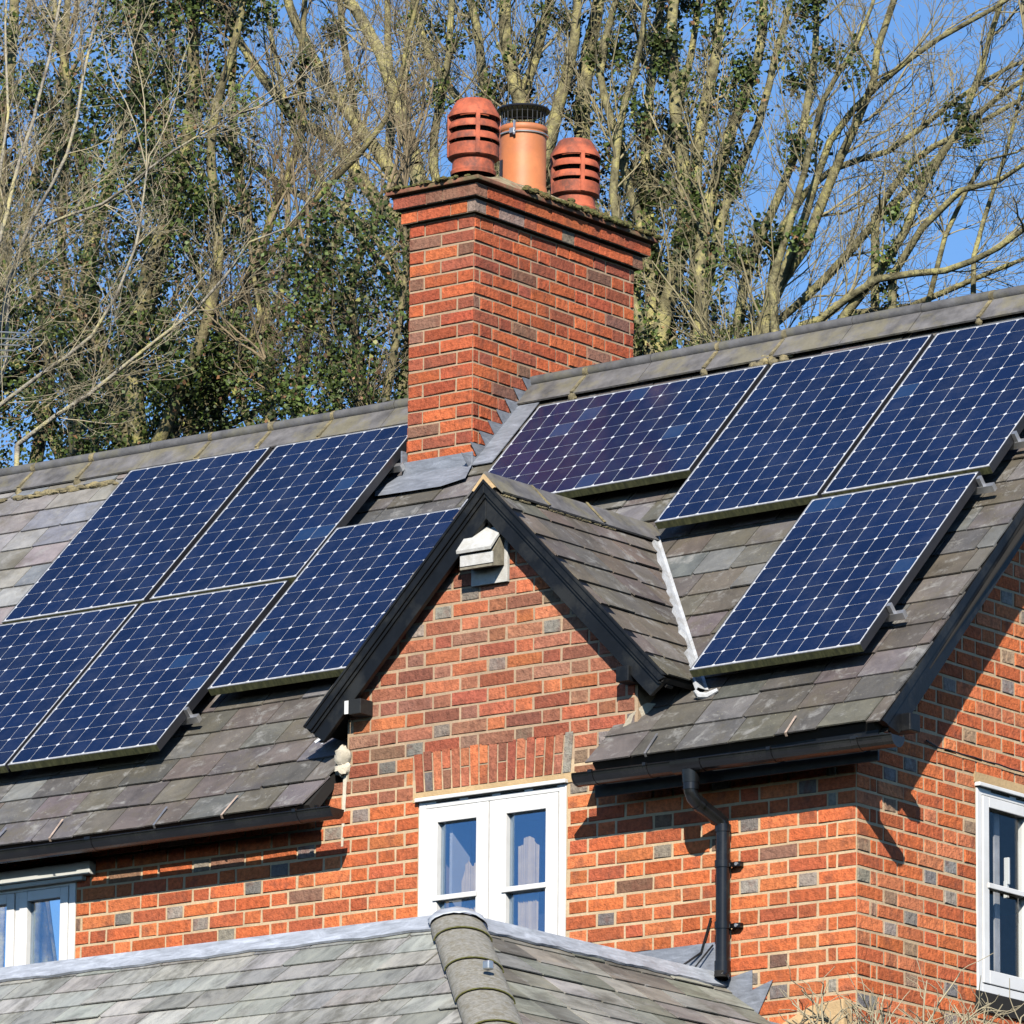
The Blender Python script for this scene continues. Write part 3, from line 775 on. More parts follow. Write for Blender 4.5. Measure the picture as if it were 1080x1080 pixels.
# two oversailing courses and the tile slab
def course(z0, z1, o_, seed):
    rr = random.Random(seed); g = .0035
    def line(ax, bx, fixed, axis, sgn):
        u = ax; i = seed
        while u < bx-.02:
            w = BL/2 if i % 2 else BL; e = min(u+w, bx); i += 1
            if bx-e < .05: e = bx
            c = pal_chim(rr, False, 0, 0) if rr.random() > .15 else vary((.25,.20,.16), .2, rr)
            p = rr.uniform(-.002,.002)
            if axis == 'x': cm.box((u+g, fixed+(p if sgn < 0 else -.10), z0+.004), (e-g, fixed+(.10 if sgn < 0 else p), z1-.004), 0, c)
            else: cm.box((fixed+(-.10 if sgn > 0 else p), u+g, z0+.004), (fixed+(p if sgn > 0 else .10), e-g, z1-.004), 0, c)
            u = e
    line(cx0-o_, cx1+o_, cy0-o_, 'x', -1); line(cx0-o_, cx1+o_, cy1+o_, 'x', 1)
    line(cy0-o_+.101, cy1+o_-.101, cx1+o_, 'y', 1); line(cy0-o_+.101, cy1+o_-.101, cx0-o_, 'y', -1)
    cm.box((cx0-o_+.006, cy0-o_+.006, z0), (cx1+o_-.006, cy1+o_-.006, z1), 1)
course(ZT+.004, ZT+.078, .034, 3); course(ZT+.086, ZT+.158, .066, 4)
chim = cm.build('chimney', [M_BRICK, M_MORTAR2], house)
b = MB(); rr = random.Random(4); zz = ZT+.160; u = 0
per = []
b.box((cx0-.098, cy0-.098, zz+.008), (cx1+.098, cy1+.098, zz+.034)); 
b.build('chimney_cap_tiles', M_CAP, chim, bevel=.006)
b = MB(); nx, ny = 10, 22; P = []; rr = random.Random(5)
for j in range(ny+1):
    for i in range(nx+1):
        u, v = i/nx, j/ny; e = min(u, 1-u)*2; f = min(v*ny/nx*1.6, (1-v)*ny/nx*1.6, 1); hgt = .13*min(1, e*1.5)**.7*min(1, f)**.7
        P.append((lerp(cx0-.088, cx1+.088, u), lerp(cy0-.088, cy1+.088, v), zz+.034+hgt+rr.uniform(-.006, .008)))
b.idx(P, [(j*(nx+1)+i, j*(nx+1)+i+1, (j+1)*(nx+1)+i+1, (j+1)*(nx+1)+i) for j in range(ny) for i in range(nx)])
b.build('mortar_flaunching', plain('mossy_flaunching', (.30,.25,.15), .95, .5, 22, .01, dirt=(.36,.13,.07)), chim, smooth=True)
b = MB()
for i in range(260):
    x = rr.choice([cx1+.105+rr.uniform(-.05,.012), rr.uniform(cx0-.11, cx1+.11)]); y = rr.uniform(cy0+.35, cy1+.11) if x > cx1 else rr.uniform(cy0-.11, cy0-.04)
    if x <= cx1 and rr.random() < .6: continue
    r_ = rr.uniform(.008, .024); blob(b, (x, y, zz+.040+max(0, (cx1+.10-x))*.8*(1 if x > cx1 else 0)), (r_, r_*1.3, r_*.7), i)
b.build('moss', plain('moss', (.10,.10,.03), .95, .5, 40, .01, dirt=(.25,.12,.06)), chim)['kind'] = 'stuff'
def louvre_pot(x, y, z, s=1.0, turn=0):
    b = MB(); R0 = .142*s
    b.lathe([(.125*s,0),(.128*s,.02*s),(.118*s,.035*s),(.116*s,.085*s),(.128*s,.088*s),(.142*s,.10*s),(.1425*s,.165*s),(.136*s,.17*s)], (x,y,z), 40)
    # three sloping louvre rings and the hood
    for k, (za, zb_) in enumerate(((.190,.232),(.258,.300))):
        b.lathe([(.142*s,za*s),(.144*s,(za+.01)*s),(.130*s,zb_*s),(.120*s,zb_*s),(.132*s,za*s),(.142*s,za*s)], (x,y,z), 40)
    b.lathe([(.132*s,.325*s),(.146*s,.325*s),(.144*s,.345*s),(.098*s,.425*s),(.090*s,.430*s),(.082*s,.425*s),(.12*s,.35*s),(.132*s,.325*s)], (x,y,z), 40)
    b.lathe([(.128*s,.165*s),(.118*s,.168*s)], (x,y,z), 40)
    for i in range(4):
        a = 2*math.pi*i/4+turn; c_, s_ = math.cos(a), math.sin(a); w = .011*s
        pr = [(.122*s,.10*s),(.147*s,.10*s),(.148*s,.34*s),(.122*s,.34*s)]
        A = [(x+r_*c_-w*s_, y+r_*s_+w*c_, z+h_) for r_, h_ in pr]; Bq = [(x+r_*c_+w*s_, y+r_*s_-w*c_, z+h_) for r_, h_ in pr]
        b.idx(A+Bq, [(0,1,2,3),(7,6,5,4)]+[(k, (k+1)%4, (k+1)%4+4, k+4) for k in range(4)])
    o = b.build('chimney_pot', M_TERRA, chim, smooth=True)
    d = MB(); d.tube([(x,y,z+.09*s),(x,y,z+.33*s)], .100*s, 20); 
    return o, d
PX_ = -4.31; zp = ZT+.30
p1, d1 = louvre_pot(PX_, 2.42, zp+.02, 1.03, -.75); p2, d2 = louvre_pot(PX_, 3.385, zp+.02, 1.0, -.62)
d1.build('flue_lining', M_DARK, chim); d2.build('flue_lining', M_DARK, chim)
b = MB(); y = 2.885; zq = zp-.01
b.lathe([(.142,0),(.146,.02),(.140,.05),(.134,.07),(.134,.385),(.140,.392),(.143,.405),(.140,.418),(.132,.424),(.118,.424),(.116,.30)], (PX_,y,zq), 48)
pm = b.build('chimney_pot', M_TERRA2, chim, smooth=True); pm['label'] = 'smooth orange chimney pot with a black wire cowl'
b = MB(); zc_ = zq+.424
b.lathe([(.0,.132),(.08,.128),(.150,.108),(.156,.098),(.152,.094),(.07,.112),(0,.116)], (PX_,y,zc_), 40)
for i in range(26):
    a = 2*math.pi*i/26; c_, s_ = math.cos(a), math.sin(a)
    b.tube([(PX_+.124*c_, y+.124*s_, zc_-.03), (PX_+.128*c_, y+.128*s_, zc_+.115)], .0022, 5)
for h_ in (.03, .075):
    b.tube([(PX_+.127*math.cos(2*math.pi*i/24), y+.127*math.sin(2*math.pi*i/24), zc_+h_) for i in range(25)], .002, 5)
b.build('chimney_cowl', M_CAGE, chim, smooth=True)
b = MB(); b.tube([(PX_+.141*math.cos(2*math.pi*i/36), y+.141*math.sin(2*math.pi*i/36), zq+.37) for i in range(37)], .0055, 8)
b.box((PX_+.02, y-.158, zq+.355), (PX_+.05, y-.138, zq+.385)); b.box((PX_+.045,y-.155,zq+.345),(PX_+.055,y-.145,zq+.43)); b.build('clamp_band', M_METAL, chim, smooth=True)
# lead work round the chimney
b = MB(); apr = []
za = RP(cx1, 2.9).z; y_at = lambda z_: None
def roofz(x, y): 
    p = RP(x, 0); return p.z+(y-p.y)*SA/CA
zf = roofz(cx1, cy0)
b.box((cx0-.012, cy0-.012, zf-.06), (cx1+.012, cy0-.002, zf+.105)); b.box((cx0-.014, cy0-.03, zf+.06), (cx0-.003, cy0+.05, zf+.17))
vf = (cy0-RP(cx0,0).y)/CA
P = [RP(cx0-.03, vf, .036), RP(cx1+.02, vf, .036), RP(cx1+.05, vf-.14, .034), RP(cx1-.1, vf-.185, .034), RP(cx0-.10, vf-.18, .034), RP(cx0-.12, vf-.13, .034)]
b.prism(P, (0, -.003, -.004))
b.build('lead_apron', M_LEAD, chim, bevel=.003)
b = MB()
# stepped flashing on the right-hand face, one tooth per course
X = cx1+.0035; kz = zc
zlist = []; k = 0
while zc+k*CB < 3.32:
    zk = zc+k*CB
    if zk > zf+.02:
        yk = cy0+(zk-zf)/(SA/CA)
        # tooth: from the joint down to the roof line
        pts = [(X, yk-.135, zk), (X, yk+.01, zk), (X, yk-.012, zk-.075), ]
        pts = [(X, yk-.185, zk+.001), (X, yk-.03, zk+.001), (X, yk+.06, zk-.02), (X, yk-.02, zk-.11), (X, yk-.10, zk-CB-.012)]
        b.prism(pts, (.0025, 0, 0))
    k += 1
v0_, v1_ = vf+.0, VR-.02
b.prism([RP(cx1+.004, v0_, .024), RP(cx1+.15, v0_, .022), RP(cx1+.15, v1_, .022), RP(cx1+.004, v1_, .024)], (0, -.004, .004))
b.prism([(X+.0005, cy0-.005, zf-.03), (X+.0005, cy0-.005, zf+.045), (X+.0005, RIDGE_Y, roofz(cx1, RIDGE_Y)+.05), (X+.0005, RIDGE_Y, roofz(cx1, RIDGE_Y)-.05)], (.003, 0, 0))
b.build('stepped_flashing', M_LEAD, chim)

# ------------------------------------------------------------------ flat-topped slate extension in front
AX, AY, AZ = -.882, -2.07, -.79; TP = math.tan(R(36)); CP, SP = math.cos(R(36)), math.sin(R(36))
def EF(u, v, h): return Vector((u, AY-(2.6-v)*CP-h*SP, AZ-(2.6-v)*SP+h*CP))        # front slope, v=2.6 at the top
def ER(u, v, h): return Vector((AX+(2.6-v)*CP+h*SP, u, AZ-(2.6-v)*SP+h*CP))         # right slope, u = y
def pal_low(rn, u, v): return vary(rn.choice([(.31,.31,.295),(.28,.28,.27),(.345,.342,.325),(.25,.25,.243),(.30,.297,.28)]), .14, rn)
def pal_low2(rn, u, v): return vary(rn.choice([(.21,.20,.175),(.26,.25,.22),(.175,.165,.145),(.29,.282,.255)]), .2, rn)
rn = random.Random(55); em = MB()
# front slope: x < AX + distance down (hip at 45 degrees in plan)
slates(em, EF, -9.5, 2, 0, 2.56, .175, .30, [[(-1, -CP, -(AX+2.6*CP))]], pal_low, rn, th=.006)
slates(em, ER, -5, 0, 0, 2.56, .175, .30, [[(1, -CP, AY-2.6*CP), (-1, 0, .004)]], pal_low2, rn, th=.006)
ext = em.build('extension_roof', M_SLATE_LOW, house)
b = MB()
b.idx([(-9.5, AY-2.6*CP, AZ-2.6*SP-.012), (AX+2.6*CP, AY-2.6*CP, AZ-2.6*SP-.012), (AX, AY, AZ-.012), (-9.5, AY, AZ-.012), (AX+2.6*CP, 0, AZ-2.6*SP-.012), (AX, 0, AZ-.012), (-9.5, 0, AZ-.012)],
      [(0,1,2,3),(1,4,5,2),(3,2,5,6)])
b.build('extension_boarding', M_DARK, ext)
# lead: flat top, and the drip dressed over the first course
b = MB(); b.box((-9.4, AY+.02, AZ-.008), (AX-.03, -.002, AZ+.016)); b.build('flat_lead_roof', M_LEADW, ext)
b = MB(); n = 60; rr = random.Random(6)
def strip(A, B_, dn, N_, wd_=.105, seg=50):
    """rounded lead capping along A->B; dn: direction down the slope, N_: slope normal"""
    P = []; A = Vector(A); B_ = Vector(B_)
    for i in range(seg+1):
        c = A.lerp(B_, i/seg); w = wd_+.008*math.sin(i*.9)+.004*math.sin(i*2.3); z_ = rr.uniform(-.0015, .0015)
        P += [c-dn*0-Vector((0,0,.0))+Vector((0,0,.012))+N_*.0-Vector(dn)*.05+Vector((0,0,-.02)), c+N_*.034+Vector((0,0,.004)), c+dn*.03+N_*(.03+z_), c+dn*w+N_*(.024+z_), c+dn*w+N_*.012]
    F = [(5*i+k, 5*i+5+k, 5*i+6+k, 5*i+1+k) for i in range(seg) for k in range(4)]
    b.idx(P, F)
strip((-9.4, AY, AZ), (AX+.01, AY, AZ), Vector((0,-CP,-SP)), Vector((0,-SP,CP)), .125, 120)
strip((AX, AY+.0, AZ), (AX, -.004, AZ), Vector((CP,0,-SP)), Vector((SP,0,CP)), .125, 40)
b.build('lead_capping', M_LEADW, ext, smooth=True)
# hip: half-round tiles stepping down over each other
b = MB(); mj = MB(); hd = Vector((1, -1, -TP)).normalized(); side_ = Vector((1, 1, 0)).normalized(); up_ = hd.cross(side_)*-1
if up_.z < 0: up_ = -up_
s = .01; L = .24; k = 0
while s < 3.4:
    for i in range(1):
        P = []
        for e, rr_ in ((0, .132), (L, .142)):
            c = Vector((AX, AY, AZ))+hd*(s+e)+up_*(-.035+.008*e/L)
            P.append([c+side_*(rr_*math.cos(a))+up_*(rr_*.52*math.sin(a)) for a in [math.pi*j/14 for j in range(15)]])
            P.append([c+side_*((rr_-.014)*math.cos(a))+up_*((rr_-.014)*.52*math.sin(a)) for a in [math.pi*j/14 for j in range(15)]])
        flat = P[0]+P[1]+P[2]+P[3]; F = []
        for j in range(14):
            F += [(j, j+1, 30+j+1, 30+j), (15+j+1, 15+j, 45+j, 45+j+1), (30+j, 30+j+1, 45+j+1, 45+j)]
        b.idx(flat, F)
    c = Vector((AX, AY, AZ))+hd*(s+L+.004)+up_*-.03
    mj.tube([c+side_*(.139*math.cos(a))+up_*(.074*math.sin(a)) for a in [math.pi*j/14 for j in range(15)]], [.0015+.003*abs(math.sin(j*1.7+k)) for j in range(15)], 6)
    s += L-.004; k += 1; L = .47
hip = b.build('hip_tiles', M_HIP, ext, smooth=True); mj.build('hip_moss', plain('green_moss', (.11,.11,.03), .95, .4, 40, .01), hip, smooth=True)['kind'] = 'stuff'
b = MB(); rr_ = random.Random(8); P = []
for j, (e, rad) in enumerate(((-.10,.09),(-.06,.125),(-.01,.142),(.045,.142))):
    c = Vector((AX, AY, AZ))+hd*e+up_*(-.022)
    P += [c+side_*(rad*math.cos(a)*(1.0+rr_.uniform(-.03,.03)))+up_*((rad*.52+rr_.uniform(-.004,.004))*math.sin(a)) for a in [math.pi*i/16 for i in range(17)]]
b.idx(P, [(17*j+i, 17*j+i+1, 17*j+18+i, 17*j+17+i) for j in range(3) for i in range(16)])
sd = b.build('lead_saddle', M_LEADW, ext, smooth=True); m_ = sd.modifiers.new('thick', 'SOLIDIFY'); m_.thickness = .004
b = MB(); c = Vector((AX, AY, AZ))+hd*.98+up_*.075+side_*.03; b.box((c.x-.02, c.y-.02, c.z-.01), (c.x+.02, c.y+.02, c.z+.035)); b.build('hip_bracket', M_METAL, hip, bevel=.008)
# lead upstand and soakers against the wall
b = MB(); b.prism([(-1.60,-.005,-.62),(-.76,-.005,-.613),(-.76,-.005,-.85),(-.82,-.005,-1.0),(-1.60,-.005,-1.0)], (0,-.006,0)); b.prism([(-.757,-.006,-.80),(-.625,-.006,-.775),(-.625,-.006,-.875),(-.50,-.006,-.835),(-.60,-.006,-1.02),(-.45,-.006,-1.06),(-.5,-.006,-1.2),(-.85,-.006,-1.2)], (0,-.004,0))
b.build('lead_upstand', M_LEAD, ext)
b = MB(); b.tube([(-1.20,-.30,AZ+.03),(-1.02,-.05,AZ+.07),(-.93,-.02,AZ+.13),(-.87,-.02,AZ+.30)], .006, 6); b.tube([(-1.15,-.28,AZ+.03),(-.95,-.05,AZ+.05),(-.85,-.03,AZ+.16)], .005, 6); b.build('cable', M_PVC, ext, smooth=True)
b = MB(); b.box((-9.4, AY-2.5*CP, -8), (AX+2.45*CP, -.02, AZ-2.5*SP-.03)); b.build('extension_wall', plain('plain_brick', (.42,.15,.07), .9, .3, 6), house)
# rendered ledge below the corner
b = MB(); b.prism([(-.43,-.09,-1.09),(-.22,-.09,-1.0),(-.02,-.09,-.98),(-.02,-.09,-1.6),(-.43,-.09,-1.6)], (0,.085,0)); b.build('rendered_ledge', M_SAND, house, bevel=.01)

# ------------------------------------------------------------------ bat box on the gable wall
bb = empty('bat_box', (-2.285, 0, 1.39), 'weathered white wooden bat box fixed to the brick at the top of the small gable', 'bat box')
b = MB(); b.box((-2.405,-.024,1.395),(-2.170,-.003,1.715)); b.build('backboard', M_GREYW, bb, bevel=.002)
b = MB(); b.prism([(-2.395,-.025,1.485),(-2.395,-.118,1.470),(-2.395,-.118,1.545),(-2.395,-.025,1.675)], (.205,0,0)); b.build('body', M_ALGAEWOOD, bb)
b = MB(); b.box((-2.398,-.130,1.478),(-2.187,-.1185,1.538)); b.build('front_board', M_GREYW, bb, bevel=.002)
b = MB(); b.prism([(-2.41,-.022,1.690),(-2.41,-.145,1.545),(-2.41,-.150,1.562),(-2.41,-.022,1.712)], (.225,0,0)); b.build('lid', M_GREYW, bb, bevel=.002)
b = MB(); b.prism([(-2.398,-.03,1.482),(-2.398,-.128,1.462),(-2.398,-.128,1.474),(-2.398,-.03,1.49)], (.211,0,0)); b.build('landing_strip', M_ALGAEWOOD, bb)

# ------------------------------------------------------------------ solar panels
PWd, PHt = 1.046, 1.559
def solar_panel(x, vtop, label, rotated=False, seed=0):
    rr = random.Random(seed); W, H = (PHt, PWd) if rotated else (PWd, PHt)
    nc, nr = (12, 8) if rotated else (8, 12)
    T, G = tg(x+W/2)
    o = RP(x, vtop-H, HS)                      # top surface plane, lower-left corner
    ex = (RP(x+W, vtop-H, HS)-o); ex.normalize(); ev = (RP(x, vtop, HS)-o); ev = (ev-ex*ev.dot(ex)).normalized(); en = ex.cross(ev)
    root = bpy.data.objects.new('solar_panel', None); COL.objects.link(root); root.empty_display_size = .2
    m = Matrix((ex, ev, en)).transposed().to_4x4(); m.translation = o; root.matrix_world = m
    root['label'] = label; root['category'] = 'solar panel'; root['group'] = 'solar panels fixed on the roof'; root['local'] = 1
    fr = .009; dp = .046; top = -.0015
    b = MB()                                   # frame: black sides and top edge, algae on the lower face
    b.box((0, .0, -dp), (fr, H, 0), 0); b.box((W-fr, 0, -dp), (W, H, 0), 0); b.box((fr, H-fr, -dp), (W-fr, H, 0), 0); b.box((fr, .0012, -dp), (W-fr, fr, -.0005), 0)
    b.box((.0005, -.0012, -dp), (W-.0005, .001, -.004), 1); b.box((.0005, -.0012, -.0038), (W-.0005, .008, .0006), 2)
    b.box((fr, fr, -dp), (W-fr, H-fr, -.03), 0)
    # fine pale line of the frame's top edge
    t = .0035
    b.box((fr-t, fr, -.001), (fr, H-fr, .0007), 2); b.box((W-fr, fr, -.001), (W-fr+t, H-fr, .0007), 2); b.box((fr, H-fr, -.001), (W-fr, H-fr+t, .0007), 2)
    b.build('panel_frame', [M_FRAME, M_ALGAE, M_RIM], root)
    b = MB(); b.box((fr, fr, -.012), (W-fr, H-fr, top), 0); b.build('backsheet', M_BACK, root)
    b = MB(); mg = .0135; cw = (W-2*mg)/nc; ch = (H-2*mg)/nr; g = .0015; cut = .0108
    for j in range(nr):
        for i in range(nc):
            a, c_, d_, e = mg+i*cw+g, mg+(i+1)*cw-g, mg+j*ch+g, mg+(j+1)*ch-g; z = top+.0012
            k = rr.uniform(.86, 1.14); col = (.0062*k, .0155*k, .0540*k)
            if rr.random() < .018: col = (.013, .036, .100)
            b.face([(a+cut,d_,z),(c_-cut,d_,z),(c_,d_+cut,z),(c_,e-cut,z),(c_-cut,e,z),(a+cut,e,z),(a,e-cut,z),(a,d_+cut,z)], 0, col)
    b.build('solar_cells', M_CELL, root)
    return root
PN = dict(RA=(-3.710, 3.216, 1), RB=(-2.1136, 3.216, 0), RC=(-1.0406, 3.216, 0), RD=(-1.0658, 1.619, 0),
          LA=(-6.7108, 3.277, 0), LB=(-5.6237, 3.277, 0), LC=(-6.7200, 1.690, 0), LD=(-5.6542, 1.690, 0), LE=(-4.5573, 2.195, 0))
LBL = dict(RA='sideways solar panel directly right of the chimney stack, lower corner behind the small gable ridge',
  RB='upright solar panel next to the sideways one, lower left corner touching the white valley top',
  RC='top right solar panel, under the ridge and cut by the right edge of the photo',
  RD='lowest right solar panel, its left corner at the foot of the white valley',
  LA='top left solar panel with bare slates on its left, highest at the left end',
  LB='solar panel whose top right corner disappears behind the chimney stack',
  LC='lower left solar panel cut off by the left edge of the photo',
  LD='lower left solar panel with a silver bracket at its lower right corner',
  LE='solar panel tucked against the left bargeboard of the small gable')
for i, (k, (x, v, rt)) in enumerate(PN.items()): solar_panel(x, v, LBL[k], bool(rt), i+1)
# aluminium rails under the panels, ends sticking out
def rail(xa, xb, v, label, clamp_at):
    o = empty('mounting_rail', RP(xa, v, HS-.08), label, 'mounting rail', 'aluminium rails carrying the solar panels')
    b = MB(); P = []
    for x in (xa, xb):
        for dv, h in ((-.016, HS-.088), (.016, HS-.088), (.016, HS-.049), (-.016, HS-.049)): P.append(RP(x, v+dv, h))
    b.idx(P, [(0,1,2,3),(7,6,5,4),(0,4,5,1),(1,5,6,2),(2,6,7,3),(3,7,4,0)]); b.build('rail', M_METAL, o)
    for xc in clamp_at:
        b = MB(); P = []
        for x in (xc-.006, xc+.016):
            for dv, h in ((-.014, HS-.086), (.014, HS-.086), (.014, HS+.003), (-.014, HS+.003)): P.append(RP(x, v+dv, h))
        b.idx(P, [(0,1,2,3),(7,6,5,4),(0,4,5,1),(1,5,6,2),(2,6,7,3),(3,7,4,0)]); b.build('end_clamp', M_METAL, o)
    for xc in [xa+.3, (xa+xb)/2, xb-.35]:
        b = MB(); P = []
        for x in (xc-.014, xc+.014):
            for dv, h in ((-.10, .012), (.0, .012), (.03, HS-.089), (-.03, HS-.089)): P.append(RP(x, v+dv, h))
        b.idx(P, [(0,1,2,3),(7,6,5,4),(0,4,5,1),(1,5,6,2),(2,6,7,3),(3,7,4,0)]); b.build('roof_hook', M_METAL, o)
rail(-3.75, .075, 2.90, 'upper rail under the three top panels right of the chimney', [])
rail(-2.15, .095, 1.96, 'rail with a silver end clamp beside the top right panel', [.011])
rail(-1.11, .055, 1.57-.02, 'rail end sticking out near the top of the lowest right panel', [-.014])
rail(-1.11, .055, .40, 'rail end sticking out near the foot of the lowest right panel', [-.014])
rail(-6.78, -4.54, 2.90, 'upper rail under the two top left panels', [])
rail(-6.78, -4.52, 2.05, 'lower rail under the two top left panels', [])
rail(-6.78, -3.49, 1.37, 'middle rail crossing under the lower left panels', [])
rail(-6.78, -4.545, .455, 'rail end with silver clamp near the foot of the lower left panels', [-4.602])
rail(-4.60, -3.49, 2.00, 'short rail under the panel beside the left bargeboard', [])

